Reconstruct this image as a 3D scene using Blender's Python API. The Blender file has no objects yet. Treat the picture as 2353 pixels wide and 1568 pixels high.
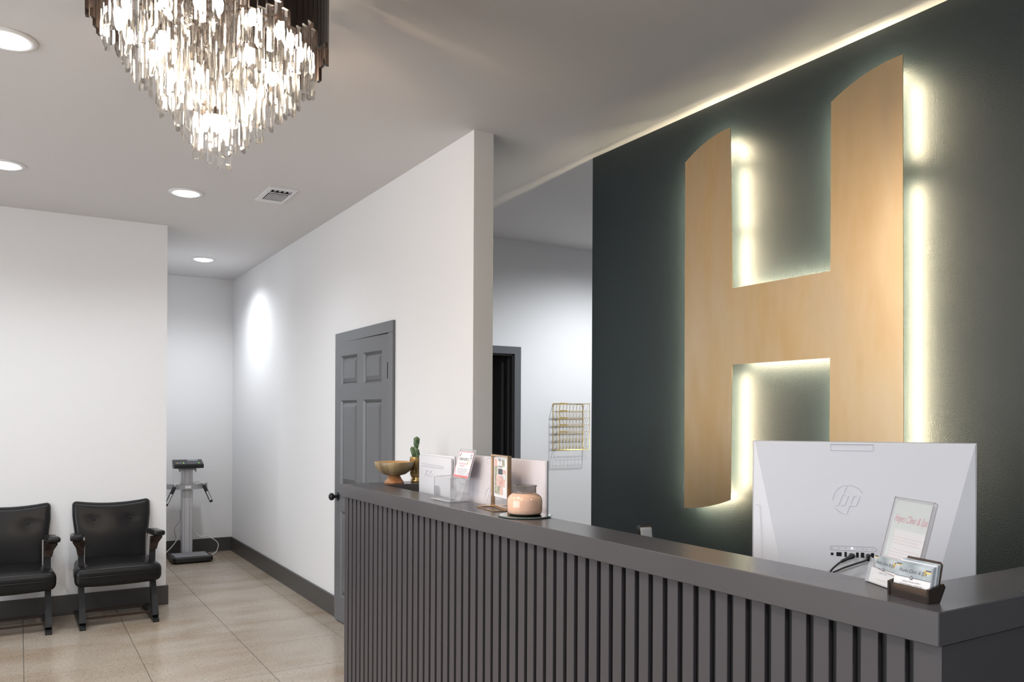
import bpy, bmesh, math, random
from mathutils import Vector, Matrix
random.seed(7)
R = math.radians
PI = math.pi
sc = bpy.context.scene
COL = sc.collection

# ------------------------------------------------------------------ camera
CAM_H = 1.5
yaw, roll, f_px, hor = R(31.361), R(-0.2695), 1858.85, 957.54
F = Vector((math.sin(yaw), math.cos(yaw), 0))
RT = Vector((math.cos(yaw), -math.sin(yaw), 0))
DN = Vector((0, 0, -1))
rr = RT * math.cos(roll) + DN * math.sin(roll)
dd = -RT * math.sin(roll) + DN * math.cos(roll)
cam_d = bpy.data.cameras.new('camera')
cam = bpy.data.objects.new('camera', cam_d)
COL.objects.link(cam)
cx, cy, cz = rr, -dd, -F
cam.matrix_world = Matrix(((cx.x, cy.x, cz.x, 0), (cx.y, cy.y, cz.y, 0), (cx.z, cy.z, cz.z, CAM_H), (0, 0, 0, 1)))
cam_d.sensor_fit = 'HORIZONTAL'
cam_d.sensor_width = 36
cam_d.lens = f_px / 2353 * 36
cam_d.shift_y = (hor - 784) / 2353
cam_d.clip_start = 0.05
cam_d.clip_end = 60
sc.camera = cam

# ------------------------------------------------------------------ world, exposure, light levels
w = bpy.data.worlds.new('world')
sc.world = w
w.use_nodes = True
w.node_tree.nodes['Background'].inputs[0].default_value = (0.6, 0.7, 0.9, 1)
w.node_tree.nodes['Background'].inputs[1].default_value = 0.05
sc.view_settings.view_transform = 'Standard'
sc.view_settings.look = 'None'
sc.view_settings.gamma = 1
sc.view_settings.use_curve_mapping = False
sc.view_settings.exposure = 0.0
sc.cycles.use_denoising = True
sc.cycles.max_bounces = 18
sc.cycles.transparent_max_bounces = 40
sc.cycles.transmission_bounces = 18
sc.cycles.sample_clamp_indirect = 6
sc.cycles.caustics_reflective = False
sc.cycles.caustics_refractive = False
CAN_W = 40.0          # each recessed ceiling light
CHAND_W = 9.0        # each chandelier bulb
LED_L = 265.0          # back-lit letter strips
DAY_W = 178.0         # added daylight fill, through an unseen window put in the left wall
day = bpy.data.lights.new('added_daylight_fill', 'AREA'); day.shape = 'RECTANGLE'; day.size = 2.1; day.size_y = 4.6
day.energy = DAY_W; day.color = (0.93, 0.965, 1.0)
dayo = bpy.data.objects.new('added_daylight_fill', day); COL.objects.link(dayo)
dayo.location = (-3.75, 2.5, 1.5); dayo.rotation_euler = (0, R(-90), 0)

ZC = 3.0              # ceiling height

# ------------------------------------------------------------------ helpers
def new_bm():
    return bmesh.new()

def box(bm, x0, x1, y0, y1, z0, z1):
    v = [bm.verts.new(p) for p in ((x0, y0, z0), (x1, y0, z0), (x1, y1, z0), (x0, y1, z0), (x0, y0, z1), (x1, y0, z1), (x1, y1, z1), (x0, y1, z1))]
    for q in ((3, 2, 1, 0), (4, 5, 6, 7), (0, 1, 5, 4), (1, 2, 6, 5), (2, 3, 7, 6), (3, 0, 4, 7)):
        bm.faces.new([v[i] for i in q])
    return v

def obox(bm, c, ax, ay, az):
    """oriented box: centre and three half vectors"""
    c, ax, ay, az = Vector(c), Vector(ax), Vector(ay), Vector(az)
    v = [bm.verts.new(c + ax * sx + ay * sy + az * sz) for sx, sy, sz in ((-1, -1, -1), (1, -1, -1), (1, 1, -1), (-1, 1, -1), (-1, -1, 1), (1, -1, 1), (1, 1, 1), (-1, 1, 1))]
    for q in ((3, 2, 1, 0), (4, 5, 6, 7), (0, 1, 5, 4), (1, 2, 6, 5), (2, 3, 7, 6), (3, 0, 4, 7)):
        bm.faces.new([v[i] for i in q])

def lathe(bm, prof, n=32, c=(0, 0, 0), ax='z'):
    rings = []
    for r, z in prof:
        ring = []
        k = 1 if r < 1e-6 else n
        for i in range(k):
            a = 2 * PI * i / n
            p = (r * math.cos(a), r * math.sin(a), z)
            if ax == 'x': p = (z, p[0], p[1])
            if ax == 'y': p = (p[1], z, p[0])
            ring.append(bm.verts.new((p[0] + c[0], p[1] + c[1], p[2] + c[2])))
        rings.append(ring)
    for a, b in zip(rings[:-1], rings[1:]):
        if len(a) == 1 and len(b) == 1: continue
        for i in range(n):
            j = (i + 1) % n
            if len(a) == 1: bm.faces.new((a[0], b[i], b[j]))
            elif len(b) == 1: bm.faces.new((a[i], a[j], b[0]))
            else: bm.faces.new((a[i], a[j], b[j], b[i]))

def catmull(pts, sub=6, closed=False):
    pts = [Vector(p) for p in pts]
    out = []
    n = len(pts)
    rng = range(n if closed else n - 1)
    for i in rng:
        p0 = pts[(i - 1) % n] if (closed or i > 0) else pts[0]
        p1, p2 = pts[i], pts[(i + 1) % n]
        p3 = pts[(i + 2) % n] if (closed or i + 2 < n) else pts[-1]
        for k in range(sub):
            t = k / sub
            out.append(0.5 * ((2 * p1) + (p2 - p0) * t + (2 * p0 - 5 * p1 + 4 * p2 - p3) * t * t + (3 * p1 - p0 - 3 * p2 + p3) * t ** 3))
    if not closed: out.append(pts[-1])
    return out

def tube(bm, pts, r=0.004, n=6, closed=False, cap=True):
    pts = [Vector(p) for p in pts]
    m = len(pts)
    rings = []
    up = None
    for i, p in enumerate(pts):
        if closed: t = pts[(i + 1) % m] - pts[i - 1]
        else: t = pts[min(i + 1, m - 1)] - pts[max(i - 1, 0)]
        t.normalize()
        if up is None:
            up = Vector((0, 0, 1)) if abs(t.z) < 0.9 else Vector((1, 0, 0))
        s = t.cross(up)
        if s.length < 1e-5:
            up = Vector((0.3, 1, 0.2)); s = t.cross(up)
        s.normalize()
        u = s.cross(t).normalized()
        up = u
        rad = r[i] if isinstance(r, (list, tuple)) else r
        rings.append([bm.verts.new(p + (s * math.cos(2 * PI * k / n) + u * math.sin(2 * PI * k / n)) * rad) for k in range(n)])
    for i in range(m if closed else m - 1):
        a, b = rings[i], rings[(i + 1) % m]
        for k in range(n):
            bm.faces.new((a[k], a[(k + 1) % n], b[(k + 1) % n], b[k]))
    if cap and not closed:
        bm.faces.new(rings[0][::-1]); bm.faces.new(rings[-1])

def prism(bm, pts, vec):
    vec = Vector(vec)
    a = [bm.verts.new(p) for p in pts]
    b = [bm.verts.new(Vector(p) + vec) for p in pts]
    n = len(pts)
    bm.faces.new(a[::-1]); bm.faces.new(b)
    for i in range(n):
        bm.faces.new((a[i], a[(i + 1) % n], b[(i + 1) % n], b[i]))

def quad(bm, a, b, c, d):
    bm.faces.new([bm.verts.new(p) for p in (a, b, c, d)])

def rbox(bm, w, d, h, r, n=6, m=4, fn=None):
    """rounded box centred on the origin; each face gets a grid so it can be deformed"""
    tmp = bmesh.new()
    bmesh.ops.create_cube(tmp, size=2)
    bmesh.ops.subdivide_edges(tmp, edges=tmp.edges[:], cuts=n * 2, use_grid_fill=True)
    hw = Vector((w / 2, d / 2, h / 2))
    r = min(r, min(hw) * 0.999)
    mp = {}
    for v in tmp.verts:
        p = []
        for i in range(3):
            s = v.co[i]
            # concentrate samples near the rounded edge
            a = abs(s)
            inner = hw[i] - r
            if a > 0.6: q = inner + (a - 0.6) / 0.4 * r
            else: q = inner * a / 0.6
            p.append(math.copysign(q, s))
        p = Vector(p)
        inn = Vector([max(-(hw[i] - r), min(hw[i] - r, p[i])) for i in range(3)])
        dlt = p - inn
        if dlt.length > 1e-9:
            # project to rounded surface
            dlt = dlt.normalized() * r
        q = inn + dlt
        if fn: q = fn(q)
        mp[v] = bm.verts.new(q)
    for fc in tmp.faces:
        bm.faces.new([mp[v] for v in fc.verts])
    tmp.free()

def bevel(bm, wd, seg=2):
    bmesh.ops.remove_doubles(bm, verts=bm.verts[:], dist=1e-6)
    bmesh.ops.bevel(bm, geom=bm.edges[:], offset=wd, segments=seg, affect='EDGES', profile=0.5, clamp_overlap=True)

def finish(name, bm, smooth=None):
    bmesh.ops.recalc_face_normals(bm, faces=bm.faces[:])
    me = bpy.data.meshes.new(name)
    bm.to_mesh(me); bm.free()
    if smooth is not None:
        me.polygons.foreach_set('use_smooth', [True] * len(me.polygons))
        me.set_sharp_from_angle(angle=R(smooth if smooth > 42 else 22))
    return me

def obj(name, bm, mat, parent=None, smooth=None, label=None):
    me = finish(name, bm, smooth) if isinstance(bm, bmesh.types.BMesh) else bm
    if mat is not None and len(me.materials) == 0: me.materials.append(mat)
    o = bpy.data.objects.new(name, me)
    COL.objects.link(o)
    if parent is not None: o.parent = parent
    if label: o['label'] = label
    return o

def tag(o, label, cat, group=None, kind=None):
    o['label'] = label; o['category'] = cat
    if group: o['group'] = group
    if kind: o['kind'] = kind
    return o

def thing(name, label, cat, loc=(0, 0, 0), rz=0, group=None, axes=None):
    o = bpy.data.objects.new(name, None)
    o.empty_display_size = 0.05
    COL.objects.link(o)
    if axes:
        x, y, z = [Vector(a).normalized() for a in axes]
        o.matrix_world = Matrix(((x.x, y.x, z.x, loc[0]), (x.y, y.y, z.y, loc[1]), (x.z, y.z, z.z, loc[2]), (0, 0, 0, 1)))
    else:
        o.location = loc
        o.rotation_euler = (0, 0, rz)
    return tag(o, label, cat, group)

def struct(name, bm, mat, smooth=None):
    o = obj(name, bm, mat, None, smooth)
    o['kind'] = 'structure'
    return o

def copy_tree(o, parent=None):
    c = o.copy(); COL.objects.link(c)
    if parent: c.parent = parent
    for ch in list(o.children): copy_tree(ch, c)
    return c

def text_mesh(s, size=0.01, align='CENTER', shear=0.0, sx=1.0, extrude=0.0):
    cu = bpy.data.curves.new('lettering', 'FONT')
    cu.body = s; cu.size = size; cu.align_x = align; cu.align_y = 'CENTER'; cu.shear = shear; cu.extrude = extrude
    cu.resolution_u = 3
    t = bpy.data.objects.new('lettering', cu)
    me = bpy.data.meshes.new_from_object(t)
    bpy.data.objects.remove(t)
    if sx != 1.0:
        for v in me.vertices: v.co.x *= sx
    return me

def text(name, s, size, mat, parent, loc, align='CENTER', shear=0.0, sx=1.0, rot=0.0, extrude=0.0):
    me = text_mesh(s, size, align, shear, sx, extrude)
    o = obj(name, me, mat, parent)
    o.location = loc
    if rot: o.rotation_euler = (0, 0, rot)
    return o

# ------------------------------------------------------------------ materials
def mat(name, col, rough=0.5, metal=0.0, spec=0.5, **kw):
    m = bpy.data.materials.new(name)
    m.use_nodes = True
    b = m.node_tree.nodes['Principled BSDF']
    b.inputs['Base Color'].default_value = (*col, 1)
    b.inputs['Roughness'].default_value = rough
    b.inputs['Metallic'].default_value = metal
    b.inputs['Specular IOR Level'].default_value = spec
    for k, v in kw.items():
        b.inputs[k].default_value = v
    return m

def nodes(m):
    nt = m.node_tree
    return nt, nt.nodes, nt.links, nt.nodes['Principled BSDF']

def add_bump(m, scale=200.0, strength=0.2, dist=0.002, detail=2.0, coord='Object', stretch=None, kind='noise'):
    nt, N, L, b = nodes(m)
    tc = N.new('ShaderNodeTexCoord')
    src = tc.outputs[coord]
    if coord == 'World':
        pass
    if stretch:
        mp = N.new('ShaderNodeMapping'); mp.inputs['Scale'].default_value = stretch
        L.new(src, mp.inputs['Vector']); src = mp.outputs[0]
    if kind == 'noise':
        tx = N.new('ShaderNodeTexNoise'); tx.inputs['Scale'].default_value = scale; tx.inputs['Detail'].default_value = detail
        out = tx.outputs['Fac']
    else:
        tx = N.new('ShaderNodeTexVoronoi'); tx.inputs['Scale'].default_value = scale
        out = tx.outputs['Distance']
    L.new(src, tx.inputs['Vector'])
    bp = N.new('ShaderNodeBump'); bp.inputs['Strength'].default_value = strength; bp.inputs['Distance'].default_value = dist
    L.new(out, bp.inputs['Height']); L.new(bp.outputs[0], b.inputs['Normal'])
    return m

def add_vary(m, c1, c2, scale=3.0, detail=4.0, stretch=None, r1=None, r2=None, lo=0.35, hi=0.65, coord='Object'):
    nt, N, L, b = nodes(m)
    tc = N.new('ShaderNodeTexCoord'); src = tc.outputs[coord]
    if stretch:
        mp = N.new('ShaderNodeMapping'); mp.inputs['Scale'].default_value = stretch
        L.new(src, mp.inputs['Vector']); src = mp.outputs[0]
    tx = N.new('ShaderNodeTexNoise'); tx.inputs['Scale'].default_value = scale; tx.inputs['Detail'].default_value = detail
    L.new(src, tx.inputs['Vector'])
    cr = N.new('ShaderNodeValToRGB')
    cr.color_ramp.elements[0].position = lo; cr.color_ramp.elements[0].color = (*c1, 1)
    cr.color_ramp.elements[1].position = hi; cr.color_ramp.elements[1].color = (*c2, 1)
    L.new(tx.outputs['Fac'], cr.inputs[0]); L.new(cr.outputs[0], b.inputs['Base Color'])
    if r1 is not None:
        mr = N.new('ShaderNodeMapRange'); mr.inputs[1].default_value = lo; mr.inputs[2].default_value = hi
        mr.inputs[3].default_value = r1; mr.inputs[4].default_value = r2
        L.new(tx.outputs['Fac'], mr.inputs[0]); L.new(mr.outputs[0], b.inputs['Roughness'])
    return m

def emit(name, col, strength):
    m = bpy.data.materials.new(name); m.use_nodes = True
    nt = m.node_tree; nt.nodes.clear()
    e = nt.nodes.new('ShaderNodeEmission'); e.inputs[0].default_value = (*col, 1); e.inputs[1].default_value = strength
    o = nt.nodes.new('ShaderNodeOutputMaterial'); nt.links.new(e.outputs[0], o.inputs[0])
    return m

def clear_mat(name, col=(1, 1, 1), glass=0.5, ior=1.5, rough=0.0):
    """clear solid: part passes straight through, part refracts and reflects"""
    m = bpy.data.materials.new(name); m.use_nodes = True
    nt = m.node_tree; nt.nodes.clear(); N = nt.nodes; L = nt.links
    t = N.new('ShaderNodeBsdfTransparent'); t.inputs[0].default_value = (*col, 1)
    g = N.new('ShaderNodeBsdfGlass'); g.inputs['Color'].default_value = (*col, 1); g.inputs['IOR'].default_value = ior; g.inputs['Roughness'].default_value = rough
    mx = N.new('ShaderNodeMixShader'); mx.inputs[0].default_value = glass
    L.new(t.outputs[0], mx.inputs[1]); L.new(g.outputs[0], mx.inputs[2])
    o = N.new('ShaderNodeOutputMaterial'); L.new(mx.outputs[0], o.inputs[0])
    return m

def sheet_mat(name, col=(1, 1, 1), gloss=0.08, rough=0.05):
    """thin clear plastic sheet"""
    m = bpy.data.materials.new(name); m.use_nodes = True
    nt = m.node_tree; nt.nodes.clear(); N = nt.nodes; L = nt.links
    t = N.new('ShaderNodeBsdfTransparent'); t.inputs[0].default_value = (*col, 1)
    g = N.new('ShaderNodeBsdfGlossy'); g.inputs['Color'].default_value = (1, 1, 1, 1); g.inputs['Roughness'].default_value = rough
    lw = N.new('ShaderNodeLayerWeight'); lw.inputs[0].default_value = 0.35
    mr = N.new('ShaderNodeMapRange'); mr.inputs[3].default_value = gloss; mr.inputs[4].default_value = 0.55
    L.new(lw.outputs['Facing'], mr.inputs[0])
    mx = N.new('ShaderNodeMixShader')
    L.new(mr.outputs[0], mx.inputs[0]); L.new(t.outputs[0], mx.inputs[1]); L.new(g.outputs[0], mx.inputs[2])
    o = N.new('ShaderNodeOutputMaterial'); L.new(mx.outputs[0], o.inputs[0])
    return m

M = {}
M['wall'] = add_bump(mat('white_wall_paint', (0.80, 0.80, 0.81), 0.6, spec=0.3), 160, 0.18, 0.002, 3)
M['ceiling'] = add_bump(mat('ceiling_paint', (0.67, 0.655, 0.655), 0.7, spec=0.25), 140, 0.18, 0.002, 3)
M['green'] = add_bump(mat('dark_green_wall_paint', (0.0122, 0.0198, 0.0230), 0.5, spec=0.45), 230, 0.42, 0.0025, 2.5)
M['dark_room'] = mat('unlit_closet_dark', (0.02, 0.02, 0.022), 0.8)  # darkness of the unlit closet put into its wall colour
M['trim'] = add_bump(mat('charcoal_trim_paint', (0.062, 0.059, 0.058), 0.38, spec=0.45), 300, 0.03, 0.001)
M['door'] = add_bump(mat('grey_door_paint', (0.126, 0.131, 0.142), 0.32, spec=0.55), 60, 0.12, 0.001, 3, stretch=(1, 4, 0.25))
M['desk'] = add_vary(mat('charcoal_desk_paint', (0.1, 0.095, 0.1), 0.33, spec=0.5), (0.074, 0.070, 0.075), (0.079, 0.075, 0.080), 3, 3, None, 0.255, 0.275)
M['slat'] = mat('charcoal_slat_paint', (0.066, 0.061, 0.067), 0.4, spec=0.4)
M['black_back'] = mat('black_groove_paint', (0.006, 0.006, 0.007), 0.6)
M['worktop'] = mat('grey_worktop', (0.2, 0.2, 0.2), 0.4)
M['white_plastic'] = add_bump(mat('white_monitor_plastic', (0.80, 0.79, 0.825), 0.42, spec=0.4), 700, 0.04, 0.0006)
M['pink_plastic'] = add_bump(mat('pinkish_monitor_plastic', (0.70, 0.645, 0.672), 0.42, spec=0.4), 700, 0.04, 0.0006)
M['white_shell'] = mat('white_small_monitor_shell', (0.66, 0.66, 0.70), 0.42, spec=0.4)
M['emboss'] = mat('embossed_grey_line', (0.56, 0.55, 0.60), 0.5)
M['grey_plastic'] = mat('grey_plastic', (0.36, 0.36, 0.37), 0.45)
M['black_plastic'] = mat('black_plastic', (0.012, 0.012, 0.013), 0.35)
M['black_gloss'] = mat('black_gloss_metal', (0.006, 0.006, 0.007), 0.18)
M['bulb_led'] = emit('indicator_light', (0.8, 0.85, 1), 4)
M['paper'] = mat('white_paper', (0.80, 0.79, 0.81), 0.6, spec=0.3)
M['ink'] = mat('dark_ink', (0.06, 0.06, 0.07), 0.6)
M['ink_grey'] = mat('grey_ink', (0.30, 0.29, 0.33), 0.6)
M['ink_pink'] = mat('pink_ink', (0.72, 0.27, 0.36), 0.6)
M['ink_pale'] = mat('pale_pink_ink', (0.66, 0.52, 0.55), 0.6)
M['ink_red'] = mat('coral_red_ink', (0.70, 0.22, 0.23), 0.6)
M['ink_gold'] = mat('gold_ink', (0.70, 0.55, 0.22), 0.5)
M['mint_paper'] = mat('pale_mint_paper', (0.66, 0.72, 0.72), 0.6)
M['acrylic'] = sheet_mat('clear_acrylic', (0.99, 0.992, 0.995), 0.025, 0.03)
M['acrylic_edge'] = mat('acrylic_edge', (0.78, 0.79, 0.81), 0.2, **{'Transmission Weight': 0.3})
M['acrylic_dark_edge'] = mat('acrylic_shaded_edge', (0.40, 0.35, 0.36), 0.25)
M['smoke'] = sheet_mat('smoked_acrylic', (0.44, 0.34, 0.27), 0.06, 0.08)
M['smoke_edge'] = mat('smoked_acrylic_edge', (0.05, 0.035, 0.03), 0.2)
M['gold'] = mat('polished_gold', (0.92, 0.64, 0.40), 0.22, 1.0)
M['gold_wire'] = mat('gold_wire', (0.72, 0.52, 0.17), 0.35, 0.75)
M['glass'] = sheet_mat('jar_glass', (0.78, 0.76, 0.75), 0.1, 0.02)
M['mirror'] = mat('mirror_glass', (0.75, 0.78, 0.77), 0.03, 1.0)
M['mirror_edge'] = mat('mirror_bevel_edge', (0.10, 0.15, 0.14), 0.15)
M['wax'] = mat('peach_wax', (0.80, 0.50, 0.36), 0.12, spec=0.6, **{'Coat Weight': 0.25, 'Coat Roughness': 0.08})
M['wick'] = mat('wick', (0.7, 0.6, 0.4), 0.8)
M['leaf'] = add_vary(mat('succulent_green', (0.06, 0.14, 0.04), 0.4), (0.02, 0.055, 0.018), (0.13, 0.21, 0.085), 60, 3)
M['soil'] = mat('dark_soil', (0.015, 0.012, 0.01), 0.9)
M['pot_gold'] = mat('gold_glazed_ceramic', (0.66, 0.46, 0.20), 0.22, 0.75)
M['pot_line'] = mat('dark_brown_glaze', (0.05, 0.03, 0.012), 0.3, 0.3)
M['vinyl'] = add_bump(mat('black_vinyl', (0.0075, 0.0075, 0.0085), 0.36, spec=0.28), 90, 0.10, 0.002, 4)
M['arm_vinyl'] = mat('black_arm_vinyl', (0.007, 0.007, 0.008), 0.3, spec=0.35)
M['cast'] = add_bump(mat('black_hammered_cast_iron', (0.006, 0.006, 0.007), 0.26, 0.0, spec=0.4), 380, 0.6, 0.003, 1, kind='voronoi')
M['wood_bracket'] = add_bump(mat('dark_brown_bracket', (0.018, 0.010, 0.008), 0.3, spec=0.4), 60, 0.1, 0.001)
M['stretcher'] = mat('dark_walnut_stretcher', (0.03, 0.013, 0.008), 0.35)
M['chrome'] = mat('dull_chrome_strip', (0.62, 0.62, 0.63), 0.3, 1.0)
M['alu'] = mat('light_grey_column', (0.58, 0.58, 0.60), 0.4, 0.15)
M['alu_dark'] = mat('grey_groove', (0.2, 0.2, 0.21), 0.5)
M['plat_grey'] = add_bump(mat('speckled_grey_platform', (0.22, 0.22, 0.23), 0.6), 300, 0.2, 0.001)
M['steel'] = mat('brushed_steel', (0.72, 0.72, 0.74), 0.25, 1.0)
M['white_cable'] = mat('white_cable', (0.75, 0.75, 0.75), 0.5)
M['vent_white'] = mat('white_vent_metal', (0.74, 0.74, 0.76), 0.5)
M['vent_dark'] = mat('dark_duct', (0.02, 0.02, 0.022), 0.8)
M['vent_grey'] = mat('grey_louvre', (0.5, 0.48, 0.5), 0.5)
M['light_trim'] = mat('white_light_trim', (0.78, 0.78, 0.79), 0.4)
M['lens'] = emit('recessed_light_lens', (1.0, 0.99, 0.985), 11)
M['led'] = emit('warm_led_strip', (1.0, 0.86, 0.58), LED_L)
M['bulb'] = emit('warm_bulb', (1.0, 0.88, 0.72), 420)
M['dark_metal'] = mat('dark_bronze_metal', (0.040, 0.027, 0.022), 0.33, 0.6)
M['crystal'] = clear_mat('clear_crystal', (1, 0.997, 0.99), 0.65, 1.5, 0.02)

# brass sheet: worn, smudged, brushed
mb = mat('worn_brass_sheet', (0.74, 0.54, 0.31), 0.34, 0.92)
nt, N, L, b = nodes(mb)
tc = N.new('ShaderNodeTexCoord')
mp = N.new('ShaderNodeMapping'); mp.inputs['Scale'].default_value = (1, 3.0, 0.8)
L.new(tc.outputs['Object'], mp.inputs['Vector'])
n1 = N.new('ShaderNodeTexNoise'); n1.inputs['Scale'].default_value = 2.2; n1.inputs['Detail'].default_value = 7; n1.inputs['Distortion'].default_value = 0.25
L.new(mp.outputs[0], n1.inputs['Vector'])
cr = N.new('ShaderNodeValToRGB')
cr.color_ramp.elements[0].position = 0.3; cr.color_ramp.elements[0].color = (0.64, 0.44, 0.225, 1)
cr.color_ramp.elements[1].position = 0.72; cr.color_ramp.elements[1].color = (0.74, 0.57, 0.365, 1)
L.new(n1.outputs['Fac'], cr.inputs[0]); L.new(cr.outputs[0], b.inputs['Base Color'])
mr = N.new('ShaderNodeMapRange'); mr.inputs[1].default_value = 0.3; mr.inputs[2].default_value = 0.7; mr.inputs[3].default_value = 0.48; mr.inputs[4].default_value = 0.34
L.new(n1.outputs['Fac'], mr.inputs[0]); L.new(mr.outputs[0], b.inputs['Roughness'])
M['brass'] = mb

# polished stone floor: warm tan, streaked along X, dark flecks
mf = mat('polished_tan_stone', (0.42, 0.34, 0.26), 0.16, spec=0.5)
nt, N, L, b = nodes(mf)
geo = N.new('ShaderNodeNewGeometry')
def fmap(s):
    q = N.new('ShaderNodeMapping'); q.inputs['Scale'].default_value = s
    L.new(geo.outputs['Position'], q.inputs['Vector']); return q.outputs[0]
na = N.new('ShaderNodeTexNoise'); na.inputs['Scale'].default_value = 1.0; na.inputs['Detail'].default_value = 3
L.new(fmap((1.3, 2.8, 1)), na.inputs['Vector'])
ra = N.new('ShaderNodeValToRGB')
ra.color_ramp.elements[0].position = 0.33; ra.color_ramp.elements[0].color = (0.36, 0.28, 0.205, 1)
ra.color_ramp.elements[1].position = 0.58; ra.color_ramp.elements[1].color = (0.45, 0.385, 0.315, 1)
L.new(na.outputs['Fac'], ra.inputs[0])
nb = N.new('ShaderNodeTexNoise'); nb.inputs['Scale'].default_value = 1.0; nb.inputs['Detail'].default_value = 3
L.new(fmap((70, 120, 1)), nb.inputs['Vector'])
rb = N.new('ShaderNodeValToRGB')
rb.color_ramp.elements[0].position = 0.33; rb.color_ramp.elements[0].color = (0.45, 0.38, 0.31, 1)
rb.color_ramp.elements[1].position = 0.41; rb.color_ramp.elements[1].color = (1, 1, 1, 1)
L.new(nb.outputs['Fac'], rb.inputs[0])
mu = N.new('ShaderNodeMix'); mu.data_type = 'RGBA'; mu.blend_type = 'MULTIPLY'; mu.inputs[0].default_value = 1
L.new(ra.outputs[0], mu.inputs[6]); L.new(rb.outputs[0], mu.inputs[7])
nc = N.new('ShaderNodeTexNoise'); nc.inputs['Scale'].default_value = 1.0; nc.inputs['Detail'].default_value = 2
L.new(fmap((40, 90, 1)), nc.inputs['Vector'])
rc = N.new('ShaderNodeValToRGB')
rc.color_ramp.elements[0].position = 0.60; rc.color_ramp.elements[0].color = (0, 0, 0, 1)
rc.color_ramp.elements[1].position = 0.72; rc.color_ramp.elements[1].color = (0.12, 0.10, 0.08, 1)
L.new(nc.outputs['Fac'], rc.inputs[0])
ad = N.new('ShaderNodeMix'); ad.data_type = 'RGBA'; ad.blend_type = 'ADD'; ad.inputs[0].default_value = 1
L.new(mu.outputs[2], ad.inputs[6]); L.new(rc.outputs[0], ad.inputs[7])
L.new(ad.outputs[2], b.inputs['Base Color'])
mr = N.new('ShaderNodeMapRange'); mr.inputs[1].default_value = 0.3; mr.inputs[2].default_value = 0.7; mr.inputs[3].default_value = 0.12; mr.inputs[4].default_value = 0.24
L.new(na.outputs['Fac'], mr.inputs[0]); L.new(mr.outputs[0], b.inputs['Roughness'])
M['floor'] = mf
M['joint'] = mat('grey_saw_cut_joint', (0.13, 0.12, 0.115), 0.7)

# segmented wood of the bowl
def stave_mat():
    m = mat('segmented_acacia_wood', (0.3, 0.2, 0.1), 0.35)
    nt, N, L, b = nodes(m)
    tc = N.new('ShaderNodeTexCoord')
    sp = N.new('ShaderNodeSeparateXYZ'); L.new(tc.outputs['Object'], sp.inputs[0])
    at = N.new('ShaderNodeMath'); at.operation = 'ARCTAN2'; L.new(sp.outputs[1], at.inputs[0]); L.new(sp.outputs[0], at.inputs[1])
    mu = N.new('ShaderNodeMath'); mu.operation = 'MULTIPLY'; mu.inputs[1].default_value = 3.5; L.new(at.outputs[0], mu.inputs[0])
    fl = N.new('ShaderNodeMath'); fl.operation = 'FLOOR'; L.new(mu.outputs[0], fl.inputs[0])
    wn = N.new('ShaderNodeTexWhiteNoise'); wn.noise_dimensions = '1D'; L.new(fl.outputs[0], wn.inputs['W'])
    cr = N.new('ShaderNodeValToRGB')
    cr.color_ramp.elements[0].color = (0.13, 0.09, 0.045, 1); cr.color_ramp.elements[1].color = (0.42, 0.31, 0.17, 1)
    L.new(wn.outputs['Value'], cr.inputs[0]); L.new(cr.outputs[0], b.inputs['Base Color'])
    return m
M['stave'] = stave_mat()
M['wood_foot'] = add_vary(mat('reddish_wood_foot', (0.36, 0.16, 0.06), 0.3), (0.28, 0.11, 0.04), (0.46, 0.22, 0.09), 40, 3, (1, 1, 4))
M['bowl_in'] = mat('honey_wood_inside', (0.55, 0.33, 0.14), 0.35)

def card_mat():
    m = mat('marbled_card_print', (0.6, 0.65, 0.68), 0.45)
    add_vary(m, (0.26, 0.31, 0.34), (0.50, 0.55, 0.585), 30, 5)
    return m
M['marble'] = card_mat()

# ------------------------------------------------------------------ setting
X0, XR, Y0 = -3.6, 5.6, -3.0         # outer room
WD, WDT = 2.027, 2.145               # door wall faces
YP = 3.72                            # end of the door wall (pier)
YC, XC = 6.9, 1.0                    # wall behind the chairs and its right end
YA = 9.3                             # end of the alcove
YO = 5.86                            # office wall with the wire basket
GX, GY = 2.835, 3.765                # dark green wall

bm = new_bm(); box(bm, X0 - .1, XR + .1, Y0 - .1, YA + .1, -0.10, -0.0035)
floor = struct('floor', bm, M['joint'])
TX, TY = 0.615, 0.605
tile_me = None
for i in range(-8, 8):
    for j in range(-14, 8):
        x, y = 1.26 + TX * i, 5.36 + TY * j
        xa, xb, ya, yb = max(x + .002, X0), min(x + TX - .002, XR), max(y + .0017, Y0), min(y + TY - .0017, YA)
        if xb - xa < .05 or yb - ya < .05: continue
        if xa > 2.1 and yb < 5: continue
        if y < 0.4 or (x < -2 and y < 3): continue
        if xb < XC + .01 and ya > YC + .02: continue
        if xa > WD and ya > YO: continue
        full = abs(xb - xa - TX + .004) < 1e-4 and abs(yb - ya - TY + .0034) < 1e-4
        if full and tile_me:
            o = obj('floor_tile', tile_me, None, floor); o.location = (x, y, 0)
        else:
            t = new_bm(); box(t, xa - x, xb - x, ya - y, yb - y, -0.004, 0)
            o = obj('floor_tile', t, M['floor'], floor); o.location = (x, y, 0)
            if full: tile_me = o.data

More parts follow.
